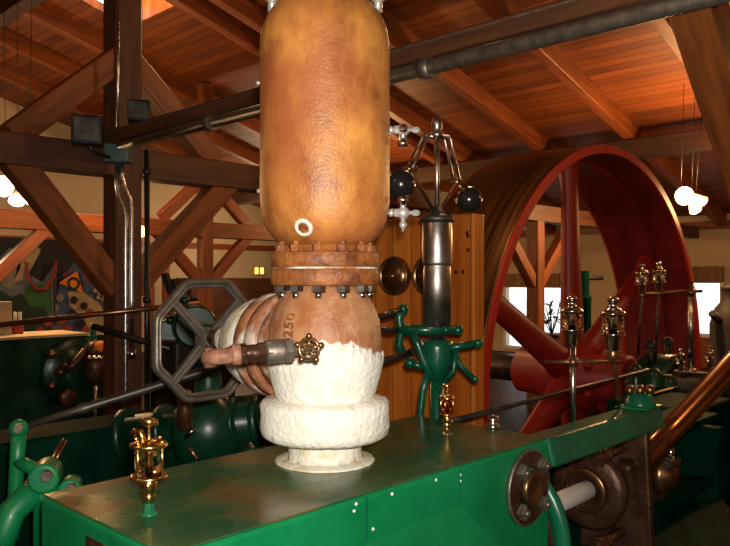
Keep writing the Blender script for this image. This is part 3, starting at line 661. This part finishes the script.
# pole with two oilers near the bed
def pole_set(px,ybase,ytop,Y,bar,lab,r=.0125,zb=None):
    b=at(px,ybase,Y); t=thing('oiler_stand',lab,'stand',b)
    x=MB(); top=at(px,ytop,Y); x.tube(b,VV((b.x,b.y,top.z)),r,n=14); x.lathe([(r*2.2,0),(r*2,.015),(r*1.1,.03)],b,ZA,14); x.build('pole','steel',t)
    x=MB(); p,q=at(bar[0],bar[1],Y),at(bar[2],bar[3],Y); x.tube(p,q,r*.62,n=10); x.lathe([(r*1.7,-.018),(r*1.7,.018)],at(px,bar[1]+(bar[3]-bar[1])*.4,Y),ZA,12); x.build('cross_bar','bronze',t)
    return t
Y1=3.14
bb=at(573,430,Y1); 
pole_set(573,431,345,Y1,(545,362,622,362),'upright steel oiler stand with a cross bar on the green bed')
def cup(px,py,Y,H,lab,hang=None,grp=None):
    L=at(px,py,Y); t=thing('glass_oiler',lab,'oiler',L,grp)
    x=MB(); x.lathe([(.10*H,0),(.12*H,.05*H),(.12*H,.2*H),(.14*H,.24*H),(.14*H,.3*H),(.22*H,.31*H),(.22*H,.35*H)],L,ZA,20); x.build('base','chrome',t)
    x=MB(); x.lathe([(.2*H,.35*H),(.2*H,.68*H)],L,ZA,24); x.build('glass_cup','glass',t)
    x=MB(); x.lathe([(.2*H,.68*H),(.23*H,.69*H),(.23*H,.73*H),(.12*H,.8*H),(.08*H,.82*H),(.08*H,.93*H),(.11*H,.94*H),(.1*H,1.0*H),(.04*H,1.02*H)],L,ZA,20); x.tube(L+VV((0,0,.3*H)),L+VV((0,0,.8*H)),.07*H,n=12); x.build('cap','chrome',t)
    if hang:
        x=MB(); q=at(*hang); x.tube(L+VV((0,0,.02)),q,.008 if Y<4 else .012,n=10); m=L.lerp(q,.35); x.lathe([(.014,-.012),(.014,.012)],m,q-L,10); x.build('drip_tube','bronze' if Y<4 else 'dsteel',t)
        x=MB(); x.lathe([(.022,-.03),(.026,-.02),(.026,.015),(.018,.02)],L-VV((0,0,.0)),ZA,12); x.build('clamp','bronze',t)
    return t
cup(572,346,Y1,.21,'glass oiler with chrome fittings on top of the near steel stand')
cup(613,352,Y1,.23,'glass oiler at the bar end with a long drip tube to the crosshead',hang=(626,470,3.75))
# back stand on the bearing
Y3=6.7
pole_set(691,371,282,Y3,(640,294,702,291),'distant oiler stand with two glass oilers, right of the flywheel',r=.026)
cup(642,294,Y3,.27,'left one of two distant glass oilers hanging before the flywheel rim',hang=(638,355,Y3),grp=None)
cup(659,292,Y3,.27,'right one of two distant glass oilers hanging before the flywheel rim',hang=(655,362,Y3))
cup(681,371,Y3,.2,'tiny glass oiler low on the dark bearing left of the distant stand')
cup(710,368,Y3,.2,'tiny glass oiler low on the dark bearing right of the distant stand')
# tall oiling columns of the bearing
for i,(px,py,r) in enumerate(((636,368,.07),(654,372,.085),(668,378,.09))):
    p=at(px,py,6.6); x=MB(); x.lathe([(r*1.3,.3),(r*1.2,.5),(r,p.z*.85),(r*.8,p.z-.02),(r*.4,p.z+.03)],VV((p.x,p.y,0)),ZA,20); x.build('column','green_dark',bl)
x=MB(); x.box(7.18,7.7,2.3,2.66,0,.76); x.build('block','green_matte',bl,bev=.02)
x=MB(); x.box(7.2,7.45,2.32,2.36,.76,.775);x.build('edge','bronze',bl)

# =========================================================== governor
G=at(437,278,3.3); G.z=0
def GP(h): return VV((G.x,G.y,h))
gv=thing('governor','flyball governor on a polished steel column with green brackets','governor',GP(0))
x=MB(); x.lathe([(.08,0),(.08,.05),(.06,.12),(.045,.2),(.03,.9),(.03,1.3)],GP(0),ZA,28); x.build('pedestal','gov',gv)
x=MB(); x.lathe([(.036,1.24),(.036,1.26),(.055,1.285),(.07,1.32),(.072,1.39),(.068,1.42),(.05,1.425)],GP(0),ZA,28); x.build('bracket_body','gov',gv)
x=MB(); x.lathe([(.035,1.42),(.035,1.48),(.062,1.482),(.062,1.75),(.06,1.755),(.066,1.76),(.068,1.77),(.068,1.945),(.066,1.95)],GP(0),ZA,40); x.build('column','colsteel',gv)
x=MB(); x.lathe([(.07,1.95),(.078,1.955),(.078,1.972),(.06,1.98),(.035,1.99),(.02,2.02)],GP(0),ZA,32); x.build('cap','dsteel',gv)
x=MB(); x.tube(GP(1.98),GP(2.38),.011,n=12); x.lathe([(.022,2.33),(.028,2.335),(.028,2.35),(.016,2.36),(.024,2.375),(.026,2.4),(.012,2.425),(.0001,2.43)],GP(0),ZA,16)
x.tube(GP(2.335)+camdir(-.06,-.02),GP(2.335)+camdir(.06,.02),.01,n=8); x.build('spindle','colsteel',gv)
for s,px,py,bx1,by1,ex,ey,rb,lab in ((-1,401,184.5,0,0,409,169,.061,'nearer, higher ball'),(1,469,199.5,0,0,457,182,.064,'farther, lower ball')):
    Yb=3.3+.27*s
    bc=at(px,py,Yb); ec=at(ex,ey,3.3+.2*s)
    t0=GP(2.335)+camdir(.05*s,.03*s); b0=GP(2.0)+camdir(.012*s,.01)
    for off in (-.012,.012):
        x=MB(); x.tube(t0+camdir(off,-off),ec+camdir(off,-off),.0065,n=8); x.build('arm','colsteel',gv)
    x=MB(); x.tube(b0,ec,.008,n=8); x.build('lower_arm','bronze',gv)
    x=MB(); x.tube(ec,bc,.012,n=10); x.sphere(ec,.02,12); x.tube(ec+camdir(-.03,0),ec+camdir(.035,0),.012,n=8); x.build('joint','bronze',gv)
    x=MB(); x.sphere(bc,rb,32); x.build('ball','ball',gv)
def gp(px,py,dy=0): return at(px,py,3.3+dy)
x=MB(); x.tube(gp(398,330,-.02),gp(458,330,-.02),.026,.02,n=14); x.sphere(gp(458,330,-.02),.024,12); x.sphere(gp(446,330,-.06),.018,10)
x.path([gp(403,308,-.02),gp(399,318,-.02),gp(401,330,-.02),gp(399,345,-.02),gp(404,356,-.02)],.019,10)
x.sphere(gp(403,309,-.02),.025,14)
x.build('cross_arm','gov',gv)
x=MB(); x.path([gp(412,332,-.04),gp(418,345,-.05),gp(424,362,-.05),gp(432,378,-.05)],.019,10); x.sphere(gp(410,363,-.03),.026,12); x.tube(gp(410,363,-.03),gp(428,368,-.02),.017,n=10); x.build('claw','gov',gv)
x=MB(); x.tube(gp(440,350,-.02),gp(478,343,-.02),.02,.016,n=12); x.sphere(gp(478,343,-.02),.022,12); x.path([gp(456,348,-.02),gp(457,358,-.02),gp(461,366,-.02),gp(474,379,-.02)],.014,10); x.sphere(gp(475,379,-.02),.017,10); x.path([gp(456,348,-.03),gp(454,370,-.03),gp(444,382,-.02)],.014,10); x.build('side_arm','gov',gv)
x=MB(); x.path([gp(428,372,-.05),gp(423,390,-.05),gp(419,425,-.05),VV((gp(418,424,-.05).x,gp(418,424,-.05).y,.0))],.017,10); x.build('prop','gov',gv)
for p,q in (((372,319,2.95),(402,309,3.28)),((372,330,3.1),(400,330,3.28)),((376,363,3.0),(411,352,3.24))):
    x=MB(); x.tube(at(*p),at(*q),.012,n=10); x.sphere(at(*q),.018,10); x.sphere(at(*q).lerp(at(*p),.4),.016,8); x.build('link','black',gv)
# reach rod to lever
LV=at(20,428,2.72)
rr_=thing('reach_rod','long dark steel reach rod from the green lever to the governor','rod',LV)
x=MB(); q=at(397,312,3.3); mid=LV.lerp(q,.18); x.lathe([(.012,0),(.013,.2),(.02,.22),(.02,.235),(.017,.25),(.019,1.1),(.012,(q-LV).length)],LV,q-LV,16); x.build('shaft','dsteel',rr_)
# side rod over the bed
x=MB(); x.tube(at(452,421,3.2),at(648,370,5.6),.013,n=12); x.sphere(at(452,421,3.2),.02,10); tag(x.build('eccentric_rod','dsteel'),'thin dark rod slanting past the flywheel hub from the small oiler','rod')

K=1.27
class ML(MB):
    def lathe(s, prof, *a, **k): return MB.lathe(s, [(r*K,h*(K if getattr(s,'kh',1) else 1)) for r,h in prof], *a, **k)
    def tube(s, p, q, r, r1=None, n=16, smooth=True):
        d=VV(q)-VV(p); return MB.lathe(s, [(r*K,0),((r if r1 is None else r1)*K,d.length)], p, d, n, smooth)
    def path(s, pts, r, n=12): return MB.path(s, pts, r*K, n)
# lever and bracket at left of the box
lv=thing('valve_lever','green bell-crank lever with bolted pivots at the box left end','lever',at(20,500,2.709)); 
x=ML(); x.path([at(19,432,2.709),at(17,462,2.709),at(15,500,2.709),at(12,540,2.709)],.021,12); x.sphere(at(19,429,2.709),.028,14); x.build('arm','green',lv)
x=ML(); x.path([at(16,461,2.709),at(30,467,2.683),at(46,475,2.657)],.019,12); x.build('link','green',lv)
x=ML(); x.lathe([(.04,-.05),(.042,-.045),(.042,.045),(.036,.05)],at(46,475,2.657),camdir(.25,-.95),24); x.tube(at(46,477,2.683),at(46,560,2.683),.035,n=14); x.lathe([(.03,-.03),(.032,.04),(.028,.045)],at(71,487,2.735),camdir(.25,-.95),20); x.obox(at(60,520,2.786),camdir(.075,.02),camdir(-.01,.03),(0,0,.12)); x.build('pivot_bracket','green',lv,bev=.004)
for q_,r_ in ((at(47,475,2.580),.017),(at(72,487,2.644),.015),(at(19,428,2.657),.014)): x=ML(); x.hexn(q_,camdir(.25,-.95),r_,.02); x.build('nut','iron',lv)
x=ML(); x.path([at(-4,560,2.580),at(5,530,2.580),at(12,512,2.606),at(26,498,2.644),at(44,492,2.709)],.038,14); x.build('curved_pipe','green',lv)
x=ML(); x.tube(at(46,470,2.838),at(63,438,2.902),.006,n=8); x.tube(at(52,468,2.838),at(66,440,2.902),.006,n=8); x.tube(at(10,498,2.773),at(34,475,2.773),.005,n=8); x.build('linkage_rod','bronze',lv)
x=ML(); x.box(at(14,520,2.709).x-.12,at(14,520,2.709).x+.2,at(14,520,2.709).y-.1,at(14,520,2.709).y+.12,0,.62); x.build('support','green_matte',lv,bev=.01)

# =========================================================== gauges on wooden cabinet
cb=MB(); cb.box(3.37,3.47,2.39,3.3,0,2.06); cab=cb.build('plank_partition','cab',bev=.006); tag(cab,'tall orange plank partition behind the governor','partition')
kn=MB()
for px,py in ((468,250),(456,272),(463,272),(468,236),(467,233)):
    p=ona(px,py,3.37); kn.lathe([(.012,0),(.008,.002),(.0001,.002)],p,(-1,0,0),10)
kn.build('knot','brown_iron',cab)
for px,lab in ((397,'left round brass-rimmed gauge on the plank partition'),(432,'right round brass-rimmed gauge, half hidden behind the governor column')):
    p=ona(px,276,3.368); t=thing('pressure_gauge',lab,'gauge',p+VV((0,0,-.115)))
    x=MB(); x.lathe([(.105,0),(.118,.008),(.12,.03),(.112,.045),(.1,.05),(.098,.035),(.0001,.035)],p,(-1,0,0),40); x.build('case','bronze',t)
    x=MB(); x.lathe([(.096,.036),(.096,.0375),(.0001,.0375)],p,(-1,0,0),40); x.build('dial','bronze',t)
    x=MB(); x.lathe([(.012,.037),(.01,.05),(.0001,.051)],p,(-1,0,0),14); x.obox(p+VV((-.044,0,0)),(0.001,0,0),(0,.075,0),(0,0,.0035)); x.build('pointer','brass',t)
    x=MB(); x.torus(p+VV((-.04,0,0)),(-1,0,0),  .108,.009,40,10,ref=(0,0,1)); x.build('bezel','bronze',t)

# =========================================================== machinery behind, left
lb=thing('steam_cylinder','dark green twin cylinder box with tan top at the far left','steam engine cylinder',(3,7.8,0))
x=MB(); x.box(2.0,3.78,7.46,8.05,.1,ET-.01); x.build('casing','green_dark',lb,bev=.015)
x=MB(); x.box(1.98,3.55,7.42,8.07,ET-.01,ET+.015); x.build('top_board','m_tan',lb)
x=MB(); x.box(1.7,4.0,7.44,8.2,0,.1); x.build('foundation','green_matte',lb)
cc=onb(74,372,7.46); Rc=.36
x=MB(); x.lathe([(Rc,0),(Rc*1.01,.02),(Rc,.05),(Rc*.9,.07),(Rc*.55,.085),(Rc*.5,.15),(Rc*.3,.17),(.0001,.17)],cc,(0,-1,0),44); vc=x.build('valve_cover','green_dark',lb)
for px,py in ((51,354),(51,386),(66,398),(64,366),(78,364),(60,372)):
    p=onb(px,py,7.36); x=MB(); x.lathe([(.045,-.04),(.05,0),(.035,.05),(.0001,.06)],p,(0,-1,0),14); x.build('knob','bronze' if px!=66 else 'brown_iron',vc)
x=MB(); p=onb(67,397,7.36); x.lathe([(.1,-.03),(.1,.03),(.07,.06),(.0001,.06)],p,(0,-1,0),20); x.build('lower_boss','brown_iron',vc)
x=MB(); p=onb(72,350,7.3); x.path([onb(64,372,7.28),onb(74,364,7.26),onb(84,352,7.26),onb(96,352,7.26)],.045,10); x.build('crank_arm','brown_iron',vc)
# dashpot assembly with rod
dp=thing('dashpot_gear','brown and green valve gear with a thin bright rod hanging beside the valve cover','valve gear',onb(96,480,7.2)); dp.location.z=0
x=MB(); p=onb(95,366,7.2); x.lathe([(.09,-.16),(.11,-.1),(.12,.0),(.1,.1),(.06,.14)],p,ZA,20); x.sphere(p+VV((0,0,.16)),.1,14); x.build('body','brown_iron',dp)
for px in (90,95,100): x=MB(); x.sphere(onb(px,358,7.05),.028,10); x.build('nut','chrome',dp)
x=MB(); q=onb(95,380,7.15); x.tube(VV((q.x,q.y,0)),VV((q.x,q.y,q.z)),.02,n=10); x.build('rod','steel',dp)
x=MB(); p=onb(93,345,7.3); x.lathe([(.1,-.12),(.09,.0),(.05,.03),(.035,.05),(.03,.22)],p,ZA,16); x.lathe([(.04,.08),(.045,.09),(.04,.1)],p,ZA,12); x.build('tap','green_mid',dp)
x=MB(); x.lathe([(.05,0),(.07,.03),(.02,.07)],onb(99,347,7.15),(0,-1,0),10); x.build('orange_nut','m_orange',dp)
x=MB(); p=onb(101,380,7.35); x.path([onb(104,345,7.3),onb(110,350,7.3),onb(111,400,7.3),VV((onb(111,400,7.3).x,7.3,0))],.07,10); x.build('stand_pipe','green_dark',dp)
# long thin valve rods
x=MB(); x.tube(at(-25,327.5,5.0),at(200,303,5.15),.019,n=10); tag(x.build('valve_rod','bronze'),'long thin brown rod crossing before the mural, upper of two','rod')
x=MB(); x.tube(at(92,326,5.0),at(215,362,5.1),.022,n=10); tag(x.build('valve_rod','dsteel'),'dark rod sloping down behind the octagonal handwheel','rod')
# dark valve gear / pipework in the middle
vg=thing('green_valve_chest','dark green valve chest with round covers behind the handwheel','valve chest',at(195,470,5.2)); vg.location.z=0
p=at(193,325,5.2)
x=MB(); x.lathe([(.13,-.2),(.15,-.15),(.15,.15),(.13,.2)],p,camdir(.3,-.9),24); x.lathe([(.17,-.1),(.17,.1)],at(178,340,5.3),camdir(.3,-.9),24); x.build('drum','green_dark',vg)
for pxy in ((170,320),(185,300),(205,312),(172,345),(200,345)): x=MB(); x.sphere(at(*pxy,5.12),.032,12); x.build('boss','green_dark',vg)
x=MB(); 
for i in range(3): x.path([at(165+i*7,275+6*i,5.3),at(170+i*8,290+5*i,5.25),at(183+i*6,302,5.2)],.03,8)
x.build('linkage','black',vg)
x=MB(); x.box(p.x-.2,p.x+.3,p.y-.1,p.y+.25,0,p.z-.1); x.build('stand','black',vg,bev=.02)
# condenser-like horizontal body
cd=thing('exhaust_pipework','dark green horizontal pipework with bolted joints behind the front cylinder','pipework',at(205,470,4.0)); cd.location.z=0
def q4(px,py,d=0): return at(px,py,4.0+d)
x=MB(); x.tube(q4(120,436,.1),q4(300,416,-.1),.11,n=28); x.build('main_pipe','green_dark',cd)
for px in (128,168,240,262):
    f=(px-120)/180; c=q4(120,436,.1).lerp(q4(300,416,-.1),f); x=MB(); x.lathe([(.145,-.02),(.145,.02)],c,q4(300,416,-.1)-q4(120,436,.1),28); x.build('joint_ring','green_dark',cd)
x=MB(); b=q4(208,430,-.05); x.lathe([(.07,.55-b.z+.0),(.09,-.2),(.17,-.13),(.2,0),(.17,.12),(.09,.18),(.07,.2),(.07,.52),(.1,.53),(.1,.57),(.06,.58)],b,ZA,28); x.build('riser','green_dark',cd)
x=MB(); x.lathe([(.05,0),(.06,.02),(.04,.05),(.02,.07)],q4(205,462,-.3),(0,0,-1),12); x.build('drain_plug','green_mid',cd)
x=MB(); c=q4(185,410,-.25); x.lathe([(.03,-.1),(.04,-.09),(.04,.08),(.03,.1)],c,ZA,14); x.tube(q4(184,440,-.2),q4(198,460,-.25),.012); x.build('grease_cup','bronze',cd)
x=MB(); x.path([q4(196,432,-.2),q4(193,430,-.3),q4(186,437,-.28)],.014,8); x.build('pipe_bend','steel',cd)
x=MB()
for px in (140,190,245):
    c=q4(px,440); x.box(c.x-.08,c.x+.08,c.y-.12,c.y+.12,0,c.z-.02)
x.build('support','green_dark',cd,bev=.01)
hb=MB(); p=at(100,470,4.9); 
ps=[at(100,470,4.9),at(300,455,5.3)]
hb.box(1.2,4.3,3.78,4.2,0,.88)
tag(hb.build('condenser_tank','green_matte',bev=.04),'dark green low tank behind the green pipework','tank')
pl=MB(); a_=onz(98,487,.7); pl.box(1.42,3.2,2.66,2.93,0,.82); tag(pl.build('foundation_curb','brick',bev=.01),'orange-brown masonry curb just behind the front cylinder box','curb')

# =========================================================== mural on the gable wall
MBK=15.40
def mp(px,py,k=0): return onb(px,py,MBK-.012*k)
mu=thing('wall_mural','painted mural board of mountains, bushes and an orange triangular sign','mural',mp(50,345)+VV((0,0,0)))
def poly(name,mat,pts,k):
    x=MB(); x.prism([mp(px,py,k) for px,py in pts],(0,.01,0)); x.build(name,mat,mu)
poly('backboard','m_blk',[(-20,350),(114,347),(114,243),(-20,236)],0)
poly('blue_sky','m_sky',[(52,318),(60,285),(74,262),(92,256),(108,272),(113,300),(113,340),(60,340)],1)
poly('mountain','m_rock',[(-18,300),(-5,262),(10,248),(22,252),(30,275),(42,282),(57,262),(56,300),(66,330),(-18,335)],2)
poly('spotted_rock','m_spot',[(2,285),(14,256),(24,248),(20,268),(10,290)],3)
poly('spotted_rock','m_sand',[(24,262),(34,243),(41,250),(35,262),(27,276)],3)
poly('spotted_rock','m_sand',[(14,282),(20,255),(26,256),(23,280)],3)
poly('bush','m_leaf',[(22,300),(28,286),(40,283),(48,290),(53,302),(48,315),(26,315)],3)
poly('bush','m_leafd',[(-18,300),(0,290),(12,297),(22,293),(30,306),(44,308),(52,320),(52,338),(-18,338)],4)
poly('path','m_sand',[(68,292),(80,290),(98,302),(108,318),(104,335),(92,340),(84,318),(70,306)],2)
for px,py,r,m in ((48,322,5,'m_redp'),(62,320,5,'m_redp'),(74,300,4,'m_blk'),(84,306,4,'m_blk'),(90,312,3.5,'m_redp'),(56,308,4,'m_spot'),(68,330,5,'m_redp'),(80,324,5,'m_blk'),(60,298,4,'m_spot'),(72,313,4,'m_blk'),(40,330,4,'m_redp'),(86,330,4,'m_redp')):
    poly('painted_rock',m,[(px+r*math.cos(a*1.05),py+r*1.05*math.sin(a*1.05)) for a in range(6)],5)
poly('triangle_sign','m_orange',[(59,283),(77,271),(83,293)],6)
x=MB(); x.ring([(.09,0),(.14,0),(.14,.008),(.09,.008)],mp(73.5,283.5,7),(0,-1,0),20); x.build('sign_ring','m_blk',mu)
poly('sign_post','m_blk',[(54,278),(55.3,278),(55.3,325),(54,325)],6)
for pts in ([(63,275),(66,271),(67,273),(64,277)],[(68,271),(71,269),(72,271),(69,273)],[(83,273),(85,273),(86,278),(84,278)],[(85,279),(88,280),(88,284),(86,283)]): poly('sign_lettering','m_redp',pts,6)
for pts in ([(92,291),(97,287),(99,290),(95,293)],[(96,297),(103,294),(104,297),(98,300)],[(99,290),(104,300),(102,301),(97,291)]): poly('signpost_arm','m_sand',pts,6)
x=MB(); x.path([mp(26,262,7),mp(28,278,7),mp(36,290,7),mp(46,289,7),mp(53,278,7),mp(56,262,7)],.035,8); x.build('painted_branch','m_redp',mu)
# objects on the tan shelf
sp=onz(3,332,1.125); sp=at(3,336,7.5)
x=MB(); x.box(sp.x-.06,sp.x+.07,sp.y-.05,sp.y+.05,ET+.015,ET+.35); tag(x.build('wooden_block','m_tan',bev=.005),'upright tan wooden block on the far left cylinder top','block')
sp=at(17.5,333,7.6)
t=thing('small_lantern','small red based white lantern on the far left cylinder top','lantern',VV((sp.x,sp.y,ET+.015)))
x=MB(); x.box(sp.x-.05,sp.x+.05,sp.y-.04,sp.y+.04,ET+.015,ET+.1); x.build('base','m_redp',t,bev=.008)
x=MB(); 
for s in (-.025,.025): x.lathe([(.018,0),(.018,.13),(.01,.14)],VV((sp.x,sp.y,ET+.1))+camdir(s,0),ZA,12)
x.build('tube','m_white',t)

# cream/red door behind the standpipe, wall fittings
dw=[onb(133,350,15.44),onb(168,350,15.44)]
x=MB(); x.box(dw[0].x,dw[1].x,15.42,15.47,0,2.2); d1=struct(x.build('door_1','cream'))
x=MB(); 
for px in (134,151,166):
    p=onb(px,300,15.42); x.box(p.x-.09,p.x+.06,15.36,15.42,0,2.25)
x.build('door_frame','timber_red',d1)
p=onb(258,271,15.5); t=thing('wall_lamp','small yellow twin wall lamp above the handwheel','wall lamp',p-VV((0,0.03,.12)))
x=MB(); x.box(p.x-.2,p.x+.2,15.46,15.5,p.z-.12,p.z+.12); x.build('plate','m_sand',t,bev=.01)
M['lampglow']=emit('amber lamp',(1,.6,.12),2.2)
x=MB()
for s in (-.09,.09): x.box(p.x+s-.05,p.x+s+.05,15.43,15.46,p.z-.08,p.z+.09)
x.build('lens','lampglow',t,bev=.01)
# dark cabinet under wall lamp
p=onb(242,310,14.9); x=MB(); x.box(p.x-1.6,p.x+.9,14.7,15.4,0,1.7)
tag(x.build('storage_cupboard','timber_dk',bev=.02),'dark cupboard against the far wall, just right of the handwheel','cupboard')
# green pillar + rack seen through the wheel
p=at(585,300,10.2); t=thing('display_pump','dark green upright pump column seen through the flywheel','pump',VV((p.x,p.y,0)))
x=MB(); x.lathe([(.2,0),(.2,.06),(.1,.12),(.085,.3),(.085,1.4),(.1,1.42),(.075,1.45),(.06,1.48),(.06,1.8)],VV((p.x,p.y,0)),ZA,20); x.build('column','green_matte',t)
x=MB(); x.tube(VV((p.x,p.y,1.7))-camdir(.35,0),VV((p.x,p.y,1.7))+camdir(.25,0),.03,n=8); x.path([VV((p.x,p.y,1.7))-camdir(.3,0),VV((p.x,p.y,1.8))-camdir(.33,0),VV((p.x,p.y,1.85))-camdir(.28,0)],.02,8); x.build('arm','black',t)
p=at(566,320,8.9); t=thing('display_stand','dark shelf unit with small brass ornaments seen through the wheel','shelf',VV((p.x,p.y,0)))
x=MB(); x.box(p.x-.25,p.x+.3,p.y-.2,p.y+.2,0,.95); x.build('case','timber_dk',t,bev=.02)
x=MB()
for i in range(5): x.lathe([(.05,0),(.04,.1),(.06,.2),(.03,.3),(.05,.38),(.0001,.42)],VV((p.x-.2+.1*i,p.y-.1+.05*(i%3),.95)),ZA,12)
x.build('ornament','brown_iron',t)
p=at(552,318,11); t=thing('potted_plant','small dark leafy plant in a pot before the bright window','plant',VV((p.x,p.y,0)))
x=MB(); x.lathe([(.12,0),(.2,.3),(.22,.32)],VV((p.x,p.y,.55)),ZA,18); x.box(p.x-.25,p.x+.25,p.y-.25,p.y+.25,0,.55); x.build('pot','brown_iron',t)
x=MB()
for i in range(34):
    an=random.uniform(0,6.28); r=random.uniform(.05,.28); h=random.uniform(.15,.5); c=VV((p.x+math.cos(an)*r,p.y+math.sin(an)*r,.87+h)); v1=VV((random.uniform(-1,1),random.uniform(-1,1),random.uniform(-1,1))).normalized()*.07; v2=VV((random.uniform(-1,1),random.uniform(-1,1),random.uniform(-.3,1))).normalized()*.035
    x.add([c-v1,c+v2,c+v1,c-v2],[(0,1,2,3)]); 
    if i%4==0: x.tube(VV((p.x,p.y,.85)),c,.008,n=5)
x.build('foliage','m_leafd',t)
# dark cupboard right edge
p=at(727,340,9.5); t=thing('boiler_display','dark upright machine at the right edge beyond the connecting rod','machine',VV((p.x,p.y,0)))
x=MB(); x.lathe([(.3,0),(.3,.1),(.24,.16),(.24,1.1),(.18,1.3),(.1,1.4),(.1,1.55),(.12,1.58),(.0001,1.62)],VV((p.x+.1,p.y,0)),ZA,28); x.build('drum','m_blk',t)
x=MB(); x.tube((p.x,p.y,.0),(p.x+.0,p.y-.3,1.2),.04,n=10); x.tube((p.x+.1,p.y,1.0),(p.x-.25,p.y+.1,1.25),.05,n=10); x.build('arm','black',t)
p=ona(720,298,14.5); x=MB(); x.box(14.5,14.6,p.y-.7,p.y-.06,p.z-.15,p.z+.1); tag(x.build('wall_shelf','timber_red'),'small red-brown wall shelf right of the far window','shelf')

# =========================================================== spot lamps
def lamp(px,py,Y,aim,lab,r=.09,power=60,glow='bulb',grp=None,top=None):
    c=at(px,py,Y); d=VV(aim).normalized(); t=thing('spot_lamp',lab,'lamp',c,grp)
    x=MB(); x.lathe([(.02,-.16),(.04,-.15),(.05,-.1),(r*.95,.0),(r,.02),(r*.92,.018),(.04,-.06)],c,d,24); x.build('shade','m_white',t)
    x=MB(); x.sphere(c+d*.0,r*.62,16); x.build('bulb',glow,t)
    x=MB(); z=top if top else RZ(c.x)-.0; x.tube(c-d*.12,VV((c.x,c.y,z)),.004,n=8); x.build('stem','black',t)
    if power:
        L=bpy.data.lights.new('lamp light','POINT'); L.energy=power*.4; L.color=(1,.55,.22); L.shadow_soft_size=r; lo=bpy.data.objects.new('lamp_light',L); lo.location=c+d*(r*1.2)+VV((0,0,-.02)); col.objects.link(lo)
    return t
lamp(684,196,9.5,camdir(-.1,-1)+VV((0,0,-.1)),'brightest lamp of the cluster right of the flywheel',.12,750)
lamp(695,209,9.6,camdir(.1,-.6)+VV((0,0,-.7)),'lowest lamp of the cluster right of the flywheel',.08,60)
lamp(703,201,9.7,camdir(.9,.2)+VV((0,0,-.4)),'dim lamp facing away in the cluster right of the flywheel',.07,0,glow='m_white')
lamp(3,186,8.2,camdir(.2,-1)+VV((0,0,-.2)),'large lamp at the left edge under the beam',.12,190)
lamp(17,200,8.3,camdir(.2,-.6)+VV((0,0,-.8)),'middle lamp of the three at the left edge',.09,70)
lamp(33,199,8.6,camdir(.5,-.3)+VV((0,0,-.8)),'right lamp of the three at the left edge, behind the brace',.09,70)
lamp(142,231,9.6,camdir(0,-1)+VV((0,0,-.2)),'small distant lamp just left of the black standpipe',.07,90)

def plight(loc,e,c,r=.15):
    L=bpy.data.lights.new('l','POINT'); L.energy=e*.38; L.color=c; L.shadow_soft_size=r; o=bpy.data.objects.new('added_light',L); o.location=loc; col.objects.link(o); return o  # added point light with no lamp fixture
WARM=(1,.52,.2)
plight((5.0,10.0,3.2),220,WARM); plight((9.6,9.0,2.9),260,WARM); plight((10.5,2.5,2.7),220,WARM); plight((10,13.5,2.6),260,(1,.7,.42))  # added for the warm ambient, no fixtures built
plight((3.9,5.65,4.0),70,(1,.6,.22),.22); plight((3.5,13.0,2.9),300,(1,.68,.4)); plight((4.3,3.0,3.5),120,(1,.55,.25)); plight((-1.5,2.8,3.9),110,WARM); plight((5.6,0.6,2.9),90,WARM)  # added for the gold highlight on the tread, a brighter mural and warm fill
# on-camera flash
Fl=bpy.data.lights.new('flash','AREA'); Fl.shape='RECTANGLE'; Fl.size=.07; Fl.size_y=.045; Fl.energy=56; Fl.color=(1,.95,.86); Fl.spread=math.radians(150)
fo=bpy.data.objects.new('flash',Fl); col.objects.link(fo); fo.location=camdir(.03,.03)+VV((0,0,1.77))
fo.rotation_euler=VV(camdir(0,1)).to_track_quat('-Z','Z').to_euler()

# =========================================================== world, camera
w=bpy.data.worlds.new('world'); bpy.context.scene.world=w; w.use_nodes=True
bg=w.node_tree.nodes['Background']; st=w.node_tree.nodes.new('ShaderNodeTexSky'); st.sky_type='HOSEK_WILKIE'; st.turbidity=8; st.sun_direction=(0.3,-.4,.8)
bg.inputs['Color'].default_value=(.85,.92,1,1); bg.inputs['Strength'].default_value=2.2
cam=bpy.data.cameras.new('camera'); cam.sensor_width=36; cam.lens=FL/730*36; cam.shift_y=5/730; cam.clip_start=.05; cam.clip_end=200
co=bpy.data.objects.new('camera',cam); col.objects.link(co); co.location=(0,0,1.7)
co.rotation_euler=VV(camdir(0,1)).to_track_quat('-Z','Y').to_euler()
bpy.context.scene.camera=co
sc=bpy.context.scene
sc.view_settings.view_transform='Standard'; sc.view_settings.look='None'; sc.view_settings.exposure=0
